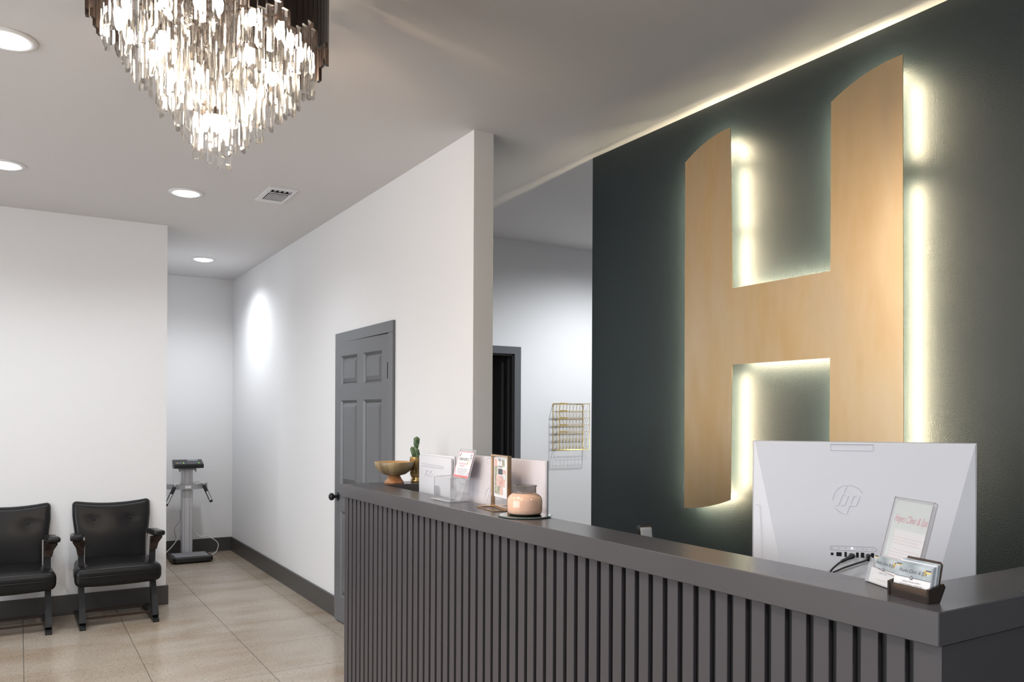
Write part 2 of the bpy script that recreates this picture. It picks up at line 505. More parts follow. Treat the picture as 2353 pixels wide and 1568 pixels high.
bm = new_bm(); box(bm, X0 - .1, XR + .1, Y0 - .1, YA + .2, ZC, ZC + .1); struct('ceiling', bm, M['ceiling'])
WY0, WY1, WZ0, WZ1 = 0.2, 4.8, .45, 2.55      # window added for the daylight fill, out of view to the left
bm = new_bm()
box(bm, X0 - .12, X0, Y0, WY0, 0, ZC); box(bm, X0 - .12, X0, WY1, YA, 0, ZC); box(bm, X0 - .12, X0, WY0, WY1, 0, WZ0); box(bm, X0 - .12, X0, WY0, WY1, WZ1, ZC)
struct('wall_left', bm, M['wall'])
wn = bpy.data.objects.new('added_window_1', None); COL.objects.link(wn); wn['kind'] = 'structure'
for k in range(5):
    y = WY0 + (WY1 - WY0 - .05) * k / 4
    bm = new_bm(); box(bm, X0 - .09, X0 - .03, y, y + .05, WZ0, WZ1); obj('mullion', bm, M['trim'], wn)
bm = new_bm(); box(bm, X0 - .09, X0 - .03, WY0, WY1, WZ0, WZ0 + .05); box(bm, X0 - .09, X0 - .03, WY0, WY1, WZ1 - .05, WZ1); obj('window_frame', bm, M['trim'], wn)
bm = new_bm(); box(bm, X0 - .1, XR + .1, Y0 - .12, Y0, 0, ZC); struct('wall_front', bm, M['wall'])
bm = new_bm(); box(bm, X0, XC, YC, YA + .12, 0, ZC); struct('wall_back', bm, M['wall'])
bm = new_bm(); box(bm, XC, WDT, YA, YA + .12, 0, ZC); struct('wall_alcove', bm, M['wall'])
# door wall with opening
DY0, DY1, DZ = 4.832, 5.762, 2.05
bm = new_bm()
box(bm, WD, WDT, YP, DY0, 0, ZC); box(bm, WD, WDT, DY1, YA, 0, ZC); box(bm, WD, WDT, DY0, DY1, DZ, ZC)
struct('wall_door', bm, M['wall'])
# office wall with opening
OX0, OX1, OZ = 2.66, 3.586, 2.03
bm = new_bm()
box(bm, WDT, OX0, YO, YO + .12, 0, ZC); box(bm, OX1, XR, YO, YO + .12, 0, ZC); box(bm, OX0, OX1, YO, YO + .12, OZ, ZC)
struct('wall_office', bm, M['wall'])
bm = new_bm(); box(bm, XR, XR + .12, Y0, YO + .12, 0, ZC); struct('wall_east', bm, M['wall'])
bm = new_bm(); box(bm, GX, GX + .13, Y0, GY, 0, ZC); struct('wall_right', bm, M['green'])
# closet behind the open office door
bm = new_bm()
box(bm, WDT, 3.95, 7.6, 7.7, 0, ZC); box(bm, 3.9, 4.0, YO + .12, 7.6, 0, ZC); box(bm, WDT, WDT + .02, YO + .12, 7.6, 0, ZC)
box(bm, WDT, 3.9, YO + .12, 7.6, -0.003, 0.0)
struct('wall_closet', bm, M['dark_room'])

def baseboard(name, *boxes):
    bm = new_bm()
    for q in boxes: box(bm, *q, 0, .15)
    struct(name, bm, M['trim'])
BT = .016
baseboard('baseboard_back', (X0, XC + BT, YC - BT, YC))
baseboard('baseboard_corner', (XC, XC + BT, YC, YA - BT))
baseboard('baseboard_alcove', (XC, WD, YA - BT, YA))
baseboard('baseboard_door', (WD - BT, WD, DY1 + .068, YA - BT))
baseboard('baseboard_pier', (WD - BT, WD, 4.11, DY0 - .09))
baseboard('baseboard_office', (OX1 + .065, XR, YO - BT, YO))
baseboard('baseboard_right', (GX - BT, GX, 1.05, GY))

# --- door 1: six panel, standing slightly ajar
def raised_panel(bm, x0, x1, z0, z1, yf):
    """panel let into a frame whose face is at y = yf (towards -y)"""
    rings = [(0, 0), (.014, .014), (.021, .014), (.048, .003)]
    prev = None
    for ins, dep in rings:
        r = [bm.verts.new(p) for p in ((x0 + ins, yf + dep, z0 + ins), (x1 - ins, yf + dep, z0 + ins), (x1 - ins, yf + dep, z1 - ins), (x0 + ins, yf + dep, z1 - ins))]
        if prev:
            for i in range(4): bm.faces.new((prev[i], prev[(i + 1) % 4], r[(i + 1) % 4], r[i]))
        prev = r
    bm.faces.new(prev)
    bk = [bm.verts.new((p.co.x, yf + .028, p.co.z)) for p in ()]

d1 = bpy.data.objects.new('door_1', None); COL.objects.link(d1); d1['kind'] = 'structure'
d1.location = (WD - .002, DY0, 0)
# casing and jamb
def part(name, bm, m, parent, smooth=None): return obj(name, bm, m, parent, smooth)
oX, oY = WD - .002, DY0
cas = bpy.data.objects.new('trim_1', None); COL.objects.link(cas); cas['kind'] = 'structure'; cas.location = (0, 0, 0)
bm = new_bm(); box(bm, WD - .018, WD, DY0 - .088, DY0 - .012, 0, DZ - .018); part('side_casing', bm, M['door'], cas)
bm = new_bm(); box(bm, WD - .018, WD, DY1 + .002, DY1 + .065, 0, DZ - .018); part('side_casing', bm, M['door'], cas)
bm = new_bm(); box(bm, WD - .018, WD, DY0 - .088, DY1 + .065, DZ - .016, DZ + .056); part('head_casing', bm, M['door'], cas)
bm = new_bm(); box(bm, WD + .0, WDT, DY0, DY0 + .012, 0, DZ); box(bm, WD, WDT, DY1 - .012, DY1, 0, DZ); box(bm, WD, WDT, DY0 + .012, DY1 - .012, DZ - .012, DZ)
box(bm, WD + .045, WD + .06, DY0 + .012, DY0 + .03, 0, DZ - .012); box(bm, WD + .045, WD + .06, DY1 - .03, DY1 - .012, 0, DZ - .012); box(bm, WD + .045, WD + .06, DY0 + .012, DY1 - .012, DZ - .03, DZ - .012)
part('jamb', bm, M['trim'], cas)
# leaf: local x runs from hinge to knob, -y faces the lobby
LW, LH, LT = .912, 2.018, .036
d1.location = (WD - .004, DY0 + .012, 0.012)
d1.rotation_euler = (0, 0, R(90 + 2.4))
sgn = 1                                   # with rz=90+, local -y... lobby face is local +y
cols = [(.105, .405), (.507, .807)]
rows = [(2.018 - 1.84, 2.018 - 1.22), (2.018 - 1.03, 2.018 - .42), (2.018 - .31, 2.018 - .10)]
bm = new_bm()
xs = [0, cols[0][0], cols[0][1], cols[1][0], cols[1][1], LW]
for a, b2 in ((0, 1), (2, 3), (4, 5)): box(bm, xs[a], xs[b2], -LT, 0, 0, LH)
zs = [0, rows[0][0], rows[0][1], rows[1][0], rows[1][1], rows[2][0], rows[2][1], LH]
for a, b2 in ((0, 1), (2, 3), (4, 5), (6, 7)):
    for c0, c1 in cols: box(bm, c0, c1, -LT, 0, zs[a], zs[b2])
part('door_leaf', bm, M['door'], d1)
for c0, c1 in cols:
    for r0, r1 in rows:
        bm = new_bm()
        raised_panel(bm, c0, c1, r0, r1, 0)
        for v in bm.verts: v.co.y = -v.co.y
        box(bm, c0, c1, -LT + .006, -.014, r0, r1)
        part('door_panel', bm, M['door'], d1)
bm = new_bm(); lathe(bm, [(0, 0), (.030, 0), (.030, .006), (.012, .010), (.011, .030), (.022, .036), (.028, .048), (.026, .060), (.014, .068), (0, .069)], 24, ax='y', c=(LW - .065, 0, .90))
part('door_knob', bm, M['black_gloss'], d1, 60)
for z in (.25, 1.78):
    bm = new_bm(); box(bm, -.004, .004, .0, .006, z - .05, z + .05); tube(bm, [(-.004, .006, z - .052), (-.004, .006, z + .052)], .005, 8)
    part('hinge', bm, M['black_gloss'], d1)

# --- door 2: dark open doorway in the office wall
d2 = bpy.data.objects.new('door_2', None); COL.objects.link(d2); d2['kind'] = 'structure'; d2.location = (OX1 - .02, YO + .115, 0.012)
d2.rotation_euler = (0, 0, R(98))
bm = new_bm(); box(bm, 0, .88, 0, .036, 0, 2.0); part('door_leaf', bm, M['trim'], d2)
for z in (.3, 1.76):
    bm = new_bm(); box(bm, -.002, .035, -.004, .0, z - .05, z + .05); part('hinge', bm, M['black_gloss'], d2)
cas2 = bpy.data.objects.new('trim_2', None); COL.objects.link(cas2); cas2['kind'] = 'structure'
bm = new_bm(); box(bm, OX1, OX1 + .062, YO - .018, YO, 0, OZ); part('side_casing', bm, M['door'], cas2)
bm = new_bm(); box(bm, OX0 - .062, OX0, YO - .018, YO, 0, OZ); part('side_casing', bm, M['door'], cas2)
bm = new_bm(); box(bm, OX0 - .062, OX1 + .062, YO - .018, YO, OZ, OZ + .062); part('head_casing', bm, M['door'], cas2)
bm = new_bm(); box(bm, OX1 - .014, OX1, YO, YO + .12, 0, OZ); box(bm, OX0, OX0 + .014, YO, YO + .12, 0, OZ); box(bm, OX0, OX1, YO, YO + .12, OZ - .014, OZ)
box(bm, OX1 - .03, OX1 - .014, YO + .05, YO + .065, 0, OZ - .014)
part('jamb', bm, M['trim'], cas2)

# ------------------------------------------------------------------ recessed ceiling lights and added fill lamps
def recessed(x, y, label, r=.110, power=None, vis=True):
    t = thing('recessed_light', label, 'ceiling light', (x, y, ZC), 0, 'recessed ceiling lights')
    bm = new_bm(); lathe(bm, [(r, -.0002), (r, -.004), (r * .93, -.009), (r * .78, -.010), (r * .70, -.002), (r * .70, .0005)], 40)
    obj('trim_ring', bm, M['light_trim'], t, 50)
    bm = new_bm(); lathe(bm, [(r * .685, -.004), (r * .66, -.014), (r * .45, -.020), (0, -.022)], 40)
    obj('lens', bm, M['lens'], t, 60)
    ld = bpy.data.lights.new('downlight_or_fill', 'SPOT'); ld.energy = power or CAN_W; ld.spot_size = R(150); ld.spot_blend = 0.9; ld.shadow_soft_size = .06
    ld.color = (0.93, 0.968, 1.0)
    lo = bpy.data.objects.new('downlight_or_fill', ld); COL.objects.link(lo); lo.parent = t; lo.location = (0, 0, -.05)
    return t
recessed(-.05, 3.81, 'round recessed ceiling light cut by left frame edge, high beside chandelier')
recessed(-.08, 5.73, 'round recessed ceiling light cut by left frame edge, low above chair wall')
recessed(.955, 5.80, 'round recessed ceiling light on open ceiling, left of the white air vent')
recessed(1.506, 8.18, 'small round recessed light in ceiling of the alcove over the scale', power=CAN_W * 1.9)
def lamp_only(x, y, power):  # unseen spot with no fixture, mostly used as added fill
    ld = bpy.data.lights.new('downlight_or_fill', 'SPOT'); ld.energy = power; ld.spot_size = R(168); ld.spot_blend = 0.8; ld.shadow_soft_size = .06
    ld.color = (0.93, 0.968, 1.0)
    lo = bpy.data.objects.new('downlight_or_fill', ld); COL.objects.link(lo); lo.location = (x, y, ZC - .05)
for x, y in ((-.05, 1.3), (-1.3, 3.81), (-1.3, 5.73), (-1.3, 1.3), (-2.5, 2.6)): lamp_only(x, y, CAN_W)  # added fill lamps out of view, brightening the room
for x, y in ((-.05, -1.2), (1.0, -1.2)): lamp_only(x, y, CAN_W * 2.3)  # added fill behind the camera for the pier and desk return
lamp_only(4.4, 4.75, CAN_W * 3.2); lamp_only(3.6, 3.9, CAN_W * 2.0); lamp_only(2.25, .3, CAN_W * .6)  # first: office lamp inferred from the basket's shadow; other two are added fill


# ------------------------------------------------------------------ ceiling air vent
v = thing('air_vent', 'white square louvred air vent set in the grey ceiling', 'vent', (1.487, 5.535, ZC))
s = .094; q = .195
bm = new_bm()
for a in ((-s, -s + .03, -q, q), (s - .022, s, -q, q), (-s + .03, s - .022, -q, -q + .05), (-s + .03, s - .022, q - .06, q)):
    box(bm, *a, -.008, -.0005)
obj('vent_frame', bm, M['vent_white'], v)
bm = new_bm(); box(bm, -s + .028, s - .02, -q + .045, q - .055, -.0025, -.0005); obj('duct_opening', bm, M['vent_dark'], v)
for i in range(11):
    x = -s + .042 + i * .0112
    bm = new_bm(); obox(bm, (x, .03, -.008), (.0030, 0, .0007), (0, .075, 0), (-.0002, 0, .0008)); obj('louvre', bm, M['vent_white'], v)
bm = new_bm(); obox(bm, (.004, -.075, -.008), (.068, 0, 0), (0, .022, .003), (0, .0006, .0015)); obj('deflector', bm, M['vent_grey'], v)
for i in range(4):
    x = -.045 + i * .032
    bm = new_bm(); box(bm, x, x + .012, -q + .055, -q + .085, -.009, -.0026); obj('back_louvre', bm, M['vent_grey'], v)

# ------------------------------------------------------------------ reception desk
ZT, ZB = 1.142, 1.0775
FX, NY, FY = 1.448, .862, 4.095
BX = FX + .166
desk = thing('reception_desk', 'long charcoal reception desk with vertical slat front and thick countertop', 'desk', (FX + .1, 2.5, 0))
dO = Vector((FX + .1, 2.5, 0))
def dpart(name, bm, m, smooth=None):
    for vv in bm.verts: vv.co -= dO
    return obj(name, bm, m, desk, smooth)
bm = new_bm()
pts = [(FX, NY), (GX - .002, NY), (GX - .002, NY + .168), (BX, NY + .168), (BX, FY - .165), (WD - .001, FY - .165), (WD - .001, FY), (FX, FY)]
prism(bm, [(x, y, ZB) for x, y in pts], (0, 0, ZT - ZB))
bevel(bm, .0018, 1)
dpart('countertop', bm, M['desk'])
SX = FX + .018
bm = new_bm(); box(bm, SX + .013, SX + .11, NY + .012, FY - .012, 0.0, ZB); dpart('front_panel', bm, M['black_back'])
bm = new_bm(); box(bm, SX, SX + .0125, NY + .005, .922, 0, ZB); box(bm, SX + .0125, GX - .004, NY + .005, NY + .0115, 0, ZB); dpart('side_panel', bm, M['slat'])
bm = new_bm(); box(bm, SX + .1105, WD - .002, FY - .15, FY - .02, 0, ZB); dpart('end_panel', bm, M['slat'])
bm = new_bm(); box(bm, SX + .1105, SX + .75, NY + .17, FY - .17, .83, .86); dpart('worktop', bm, M['worktop'])
bm = new_bm(); box(bm, SX + .7, SX + .72, NY + .2, FY - .2, 0, .83); dpart('work_panel', bm, M['worktop'])
sl = None
for k in range(55):
    y = .940 + .0575 * k
    if sl is None:
        bm = new_bm(); box(bm, 0, .0125, 0, .0392, 0, ZB - .0005); bevel(bm, .001, 1)
        sl = obj('slat', bm, M['slat'], desk); o = sl
    else:
        o = sl.copy(); COL.objects.link(o)
    o.location = (SX - dO.x, y - dO.y, 0.0)
bm = new_bm(); box(bm, SX, SX + .0125, 4.0845, FY - .004, 0, ZB); dpart('corner_post', bm, M['slat'])

# ------------------------------------------------------------------ back-lit letter on the green wall
PX = GX - .06
sign = thing('letter_sign', 'huge brass letter H, back-lit, on the dark green wall', 'sign', (PX, 2.365, 1.06))
sO = Vector((PX, 2.365, 1.06))
def arc(a, c, sag, n=10):
    """points from a to c in (y, z) bulging by sag"""
    a, c = Vector(a), Vector(c); d = c - a; nrm = Vector((-d.y, d.x)).normalized()
    return [tuple(a + d * (i / n) + nrm * sag * 4 * (i / n) * (1 - i / n)) for i in range(n + 1)]
out = []
out += arc((2.935, 2.744), (2.642, 2.828), -.020)             # left stem top
out += [(2.625, 2.089), (2.104, 2.089)]
out += arc((2.104, 2.766), (1.797, 2.841), -.020)             # right stem top
out += arc((1.785, 1.135), (2.104, 1.072), -.012)             # right stem bottom
out += [(2.104, 1.741), (2.625, 1.741)]
out += arc((2.631, 1.124), (2.930, 1.059), -.012)
# make the top arcs convex outward
def ssub(bm):
    for vv in bm.verts: vv.co -= sO
bm = new_bm(); prism(bm, [(PX - .003, y, z) for y, z in out], (.003, 0, 0)); ssub(bm)
obj('letter_panel', bm, M['brass'], sign)
ins = .017
segs = [((2.935 - ins, 1.10), (2.935 - ins, 2.70)), ((2.628 + ins, 2.09), (2.628 + ins, 2.345)), ((2.628 + ins, 2.365), (2.636 + ins, 2.655)), ((2.640 + ins, 2.70), (2.642 + ins, 2.765)),
        ((2.628 + ins, 1.17), (2.625 + ins, 1.70)), ((2.61, 2.089 - ins), (2.12, 2.089 - ins)), ((2.60, 1.741 + ins), (2.13, 1.741 + ins)),
        ((2.104 - ins, 2.12), (2.104 - ins, 2.74)), ((2.104 - ins, 1.12), (2.104 - ins, 1.70)), ((1.792 + ins, 2.475), (1.795 + ins, 2.755)), ((1.786 + ins, 1.2), (1.790 + ins, 2.375)),
        ((2.90, 2.735), (2.68, 2.798)), ((2.07, 2.755), (1.84, 2.808)), ((2.90, 1.095), (2.67, 1.14)), ((2.07, 1.105), (1.83, 1.15))]
for (ya, za), (yb, zb) in segs:
    d = Vector((0, yb - ya, zb - za)); ln = d.length; d.normalize(); nn = Vector((1, 0, 0)).cross(d)
    c_ = Vector((PX + .0025, (ya + yb) / 2, (za + zb) / 2)) - sO
    bm = new_bm(); obox(bm, c_, d * ln / 2, nn * .0055, Vector((.002, 0, 0)))
    st_ = obj('led_strip', bm, M['alu'], sign)
    bm = new_bm(); e1, e2, xx = d * ln / 2, nn * .0045, Vector((.0022, 0, 0))
    quad(bm, c_ - e1 - e2 + xx, c_ + e1 - e2 + xx, c_ + e1 + e2 + xx, c_ - e1 + e2 + xx)
    for sd in (-1, 1):
        lo_ = xx * (.25 if sd * nn.z > .6 and zb > 2.7 else -1.0)
        quad(bm, c_ - e1 + e2 * sd * 1.25 + lo_, c_ + e1 + e2 * sd * 1.25 + lo_, c_ + e1 + e2 * sd * 1.25 + xx, c_ - e1 + e2 * sd * 1.25 + xx)
    obj('led_face', bm, M['led'], st_)
for y, z in ((2.78, 2.55), (2.78, 1.35), (1.95, 2.55), (1.95, 1.35), (2.37, 1.915)):
    bm = new_bm(); lathe(bm, [(0, .0005), (.012, .0005), (.012, .0605), (0, .0605)], 12, ax='x', c=(0, y - sO.y, z - sO.z)); obj('standoff', bm, M['black_gloss'], sign)

# ------------------------------------------------------------------ chandelier
CX, CY = .507, 2.62
ch = thing('chandelier', 'tiered crystal chandelier with dark metal rim bars hanging from the ceiling', 'chandelier', (CX, CY, ZC))
def tilt(x, y, k=-.145): return k * (x * RT.x + y * RT.y)          # whole drop slopes down towards the right
bm = new_bm(); lathe(bm, [(0, -.0003), (.16, -.0003), (.16, -.025), (.02, -.03), (0, -.03)], 40); obj('ceiling_canopy', bm, M['dark_metal'], ch, 60)
bm = new_bm()
for a in (0, PI / 2, PI, 3 * PI / 2): tube(bm, [(.10 * math.cos(a), .10 * math.sin(a), -.028), (.12 * math.cos(a), .12 * math.sin(a), -.20)], .006, 8)
obj('hanging_rods', bm, M['dark_metal'], ch)
RINGS = [(.052, 10), (.102, 18), (.150, 26), (.200, 34), (.252, 42), (.302, 50)]
bm = new_bm()
for r, n in RINGS + [(.335, 0)]:
    tube(bm, [(r * math.cos(2 * PI * i / 48), r * math.sin(2 * PI * i / 48), -.205) for i in range(48)], .005, 6, closed=True)
for a in range(6):
    c_, s_ = math.cos(a * PI / 3 + .2), math.sin(a * PI / 3 + .2)
    tube(bm, [(0, 0, -.205), (.335 * c_, .335 * s_, -.205)], .005, 6)
obj('ring_frame', bm, M['dark_metal'], ch)
nb_ = 86
bar_me = {}
for i in range(nb_):
    a = 2 * PI * i / nb_
    x, y = .345 * math.cos(a), .345 * math.sin(a)
    zb = 2.680 + tilt(x, y, -.085) + (.0, -.028, .012, -.04, -.01)[(i * 3) % 5] - ZC
    zt_ = 2.86 + (.0, .02, -.02)[i % 3] - ZC
    bm = new_bm(); box(bm, -.005, .005, -.0105, .0105, 0, zt_ - zb)
    o = obj('metal_bar', bm, M['dark_metal'], ch); o.location = (x, y, zb); o.rotation_euler = (0, 0, a)
prof_z = {.052: 2.268, .102: 2.338, .150: 2.385, .200: 2.440, .252: 2.500, .302: 2.548}
cry_me = {}
def crystal_mesh(ln, kind):
    key = (round(ln, 3), kind)
    if key in cry_me: return cry_me[key]
    bm = new_bm(); wd, dp = .0112, .0066
    cs = [(-wd, -dp * .3), (-wd * .55, -dp), (wd * .55, -dp), (wd, -dp * .3), (wd * .6, dp), (-wd * .6, dp)]
    top = [bm.verts.new((p[0], p[1], ln)) for p in cs]
    slant = .030 if kind == 0 else (.024 if kind == 1 else 0)
    def zb(p):
        if kind == 0: return slant * (p[0] + wd) / (2 * wd)
        if kind == 1: return slant * (wd - p[0]) / (2 * wd)
        return 0.012 * abs(p[0]) / wd
    bot = [bm.verts.new((p[0], p[1], zb(p))) for p in cs]
    n = len(cs)
    bm.faces.new(top)
    bm.faces.new(bot[::-1])
    for k in range(n): bm.faces.new((top[k], bot[k], bot[(k + 1) % n], top[(k + 1) % n]))
    cry_me[key] = finish('crystal', bm)
    return cry_me[key]
for r, n in RINGS:
    for i in range(n):
        a = 2 * PI * (i + .37 * r * 20) / n
        x, y = r * math.cos(a), r * math.sin(a)
        st = (0, .022, .008, .034, .015)[(i * 2 + int(r * 100)) % 5]
        z0 = prof_z[r] + tilt(x, y) + st - ZC
        ln = min(.245, -.212 - z0) if r < .29 else -.212 - z0
        ln = round(ln / .02) * .02
        o = obj('crystal', crystal_mesh(ln, i % 3), M['crystal'], ch)
        o.location = (x, y, z0); o.rotation_euler = (0, 0, a + PI / 2 + random.uniform(-.25, .25))
for k in range(32):
    rr_ = (.025, .125, .175, .265)[0 if k < 3 else (1 if k < 9 else (2 if k < 15 else 3))]
    a = k * 2.4
    x, y = rr_ * math.cos(a), rr_ * math.sin(a)
    z = (-.60 if k < 3 else (-.50 if k < 9 else (-.42 if k < 15 else -.345))) + tilt(x, y) * .6
    bm = new_bm(); lathe(bm, [(0, .022), (.008, .018), (.0115, .004), (.010, -.012), (.006, -.022)], 12); lathe(bm, [(.006, -.022), (0, -.023)], 12)
    o = obj('bulb', bm, M['bulb'], ch, 60); o.location = (x, y, z)
    bm = new_bm(); tube(bm, [(0, 0, .022), (0, 0, -.205 - z)], .0035, 6); lathe(bm, [(.009, .021), (.009, .05), (0, .05)], 10)
    o2 = obj('bulb_holder', bm, M['dark_metal'], ch); o2.location = (x, y, z)
    if k % 4 == 0:
        ld = bpy.data.lights.new('bulb_light', 'POINT'); ld.energy = CHAND_W; ld.color = (1.0, .69, .43); ld.shadow_soft_size = .012
        lo = bpy.data.objects.new('bulb_light', ld); COL.objects.link(lo); lo.parent = ch; lo.location = (x, y, z - .035)

# ------------------------------------------------------------------ theatre armchairs
def make_chair(label):
    t = thing('armchair', label, 'chair', (0, 0, 0), 0, 'black vinyl armchairs by the wall')
    # local: -y is the front, origin on the floor under the front feet line
    def fs(p):
        x, y, z = p
        f_ = (y + .24) / .48                          # 0 front .. 1 back
        wdt = 1.0 - .10 * f_
        dome = .018 * (1 - (x / .29) ** 2) if z > 0 else -.012 * (1 - (x / .29) ** 2)
        zz = z + (dome * (1 - abs(2 * f_ - 1) ** 2) if z > 0 else dome) + .010 * f_
        return Vector((x * wdt, y, zz))
    bm = new_bm(); rbox(bm, .572, .46, .128, .042, 5, fn=fs)
    for vv in bm.verts: vv.co += Vector((0, .23, .352))
    obj('seat_cushion', bm, M['vinyl'], t, 50)
    ring = []
    for k in range(40):
        a = 2 * PI * k / 40
        c_, s_ = math.cos(a), math.sin(a)
        px = math.copysign(abs(c_) ** .25, c_) * .289; py = math.copysign(abs(s_) ** .25, s_) * .236
        ring.append((px * (1 - .10 * (py + .24) / .48), py + .23, .356))
    bm = new_bm(); tube(bm, ring, .0042, 6, closed=True); obj('seat_piping', bm, M['arm_vinyl'], t, 60)
    btn = [(-.123, .115), (.123, .115)]
    def fb(p):
        x, y, z = p
        h = (z + .225) / .45
        wdt = .86 + .14 * min(1, h * 1.35)
        zz = z - (.026 * (1 - (x / .27) ** 2) if z > 0 else 0) * max(0, h * 2 - 1)
        yy = y
        if y < 0:
            yy -= .018 * (1 - (x / .27) ** 2) * math.sin(PI * max(0, min(1, h)))
            for bx, bz in btn:
                d2_ = ((x * wdt - bx) ** 2 + (z - .085) ** 2)
                yy += .018 * math.exp(-d2_ / .0007) + .005 * math.exp(-d2_ / .005)
        return Vector((x * wdt, yy + .20 * (h - .0) * .45, zz))
    bm = new_bm(); rbox(bm, .535, .085, .455, .035, 9, fn=fb)
    for vv in bm.verts: vv.co += Vector((0, .435, .625))
    obj('backrest', bm, M['vinyl'], t, 50)
    for bx, bz in btn:
        bm = new_bm(); lathe(bm, [(0, -.008), (.007, -.006), (.010, 0), (.007, .006)], 14, ax='y', c=(bx, .435 - .043 - .018 + .022 + .09 * .69, .710))
        obj('button', bm, M['arm_vinyl'], t, 60)
    for s in (-1, 1):
        bm = new_bm()
        X = .235 * s
        # runner on the floor, with raised toe
        prism(bm, [(X - .02, -.06, 0), (X - .02, -.06, .022), (X - .02, .02, .050), (X - .02, .30, .046), (X - .02, .49, .028), (X - .02, .49, 0)], (.04, 0, 0))
        # curved leg from toe up to the seat and on to the arm
        path = [(-.01, .035), (.03, .12), (.085, .20), (.13, .29), (.15, .40), (.14, .50), (.11, .585)]
        hw = [.034, .030, .032, .036, .032, .027, .030]
        pc = catmull([(0, a, b2) for a, b2 in path], 4)
        prev = None
        nn = len(pc)
        for i, p in enumerate(pc):
            tt = (pc[min(i + 1, nn - 1)] - pc[max(i - 1, 0)]).normalized()
            n_ = Vector((0, tt.z, -tt.y))
            kf = i / (nn - 1) * (len(hw) - 1); k0 = min(int(kf), len(hw) - 2); hwi = hw[k0] + (hw[k0 + 1] - hw[k0]) * (kf - k0)
            sx = .021 - .003 * min(1, i / nn * 2)
            r = [bm.verts.new((X + dx * sx, p.y + n_.y * e * hwi, p.z + n_.z * e * hwi)) for dx, e in ((-1, -1), (1, -1), (1, 1), (-1, 1))]
            if prev:
                for k in range(4): bm.faces.new((prev[k], prev[(k + 1) % 4], r[(k + 1) % 4], r[k]))
            else: bm.faces.new(r[::-1])
            prev = r
        bm.faces.new(prev)
        obj('side_frame', bm, M['cast'], t)
        bm = new_bm()
        prism(bm, [(X - .019 * s, .10, .505), (X + .024 * s, .10, .505), (X + .034 * s, .08, .556), (X + .056 * s, .06, .594), (X + .056 * s, .05, .606), (X - .020 * s, .05, .606), (X - .018 * s, .09, .55)], (0, .055, 0))
        obj('arm_bracket', bm, M['wood_bracket'], t)
        def fa(p, s=s):
            return Vector((p[0] + s * .016 * max(0, (-p[1] + .02)) / .15, p[1], p[2] + .012 * (p[1] + .13) / -.26))
        bm = new_bm(); rbox(bm, .080, .27, .042, .018, 4, fn=fa)
        for vv in bm.verts: vv.co += Vector((X + .020 * s, .17, .630))
        obj('arm_pad', bm, M['arm_vinyl'], t, 55)
        bm = new_bm(); obox(bm, (X - .027 * s, .24, .515), (.0045, 0, 0), (0, .010, 0), (0, 0, .095)); obj('side_trim', bm, M['chrome'], t, label='dull chrome strip')
    for y, z in ((.06, .055), (.33, .055)):
        bm = new_bm(); box(bm, -.216, .216, y - .009, y + .009, z - .006, z + .006); obj('stretcher', bm, M['stretcher'], t, label='dark brown wooden stretcher')
    return t
chair = make_chair('black vinyl armchair seen whole, two buttons, beside the wall corner')
chair.location = (.618, 6.385, 0); chair.rotation_euler = (0, 0, R(.8))
c2 = copy_tree(chair)
c2.location = (-.057, 6.375, 0); c2.rotation_euler = (0, 0, R(.8))
c2['label'] = 'black vinyl armchair cut off by the left edge of the photo'

# ------------------------------------------------------------------ body scale in the alcove
bs = thing('body_scale', 'grey standing body scale with black console and hand grips in the alcove', 'scale', (1.512, 8.86, 0))
bm = new_bm()
pl = [(-.195, -.18), (-.165, -.215), (.165, -.215), (.195, -.18), (.19, .14), (-.19, .14)]
prism(bm, [(x, y, .012) for x, y in pl], (0, 0, .048)); bevel(bm, .008, 2)
for x in (-.15, .15):
    for y in (-.16, .1): lathe(bm, [(0, 0), (.02, 0), (.02, .02), (0, .02)], 12, c=(x, y, 0))
obj('platform', bm, M['black_plastic'], bs, 40)
bm = new_bm(); prism(bm, [(-.16, -.165, .0605), (.16, -.165, .0605), (.165, .115, .0605), (-.165, .115, .0605)], (0, 0, .003)); obj('tread_plate', bm, M['plat_grey'], bs)
bm = new_bm(); box(bm, -.19, .19, .141, .25, .012, .055); bevel(bm, .008, 2); obj('base_bar', bm, M['black_plastic'], bs, 40)
bm = new_bm()
cw = .054
prism(bm, [(-cw, .16, .055), (-cw * .8, .145, .055), (cw * .8, .145, .055), (cw, .16, .055), (cw, .225, .055), (-cw, .225, .055)], (0, 0, .875))
obj('column', bm, M['alu'], bs)
for x in (-.028, .022):
    bm = new_bm(); box(bm, x - .0015, x + .0015, .1435, .147, .06, .925); obj('column_groove', bm, M['alu_dark'], bs)
bm = new_bm(); box(bm, -.085, .085, .13, .21, .922, .938); box(bm, -.085, -.07, .135, .15, .905, .924); box(bm, .07, .085, .135, .15, .905, .924); obj('console_bracket', bm, M['grey_plastic'], bs)
con = new_bm()
prism(con, [(0, .06, .945), (0, .055, .985), (0, .19, 1.032), (0, .205, 1.02), (0, .17, .94)], (.29, 0, 0))
for vv in con.verts: vv.co.x -= .145
bevel(con, .004, 2)
con = obj('console', con, M['black_plastic'], bs, 40)
sl_ = math.atan2(.047, .135)
def on_con(name, u0, u1, v0, v1, m):
    """patch on the sloping top of the console"""
    bm = new_bm(); c_, s_ = math.cos(sl_), math.sin(sl_)
    def P(u, v_): return (u, .058 + v_ * c_, .9865 + v_ * s_ + .0015)
    quad(bm, P(u0, v0), P(u1, v0), P(u1, v1), P(u0, v1)); obj(name, bm, m, con)
on_con('console_face', -.135, .135, .008, .075, mat('console_grey', (.06, .06, .065), .5))
M['key'] = mat('console_key', (.3, .3, .32), .5)
on_con('display', -.005, .10, .085, .13, mat('grey_display', (.22, .24, .26), .2))
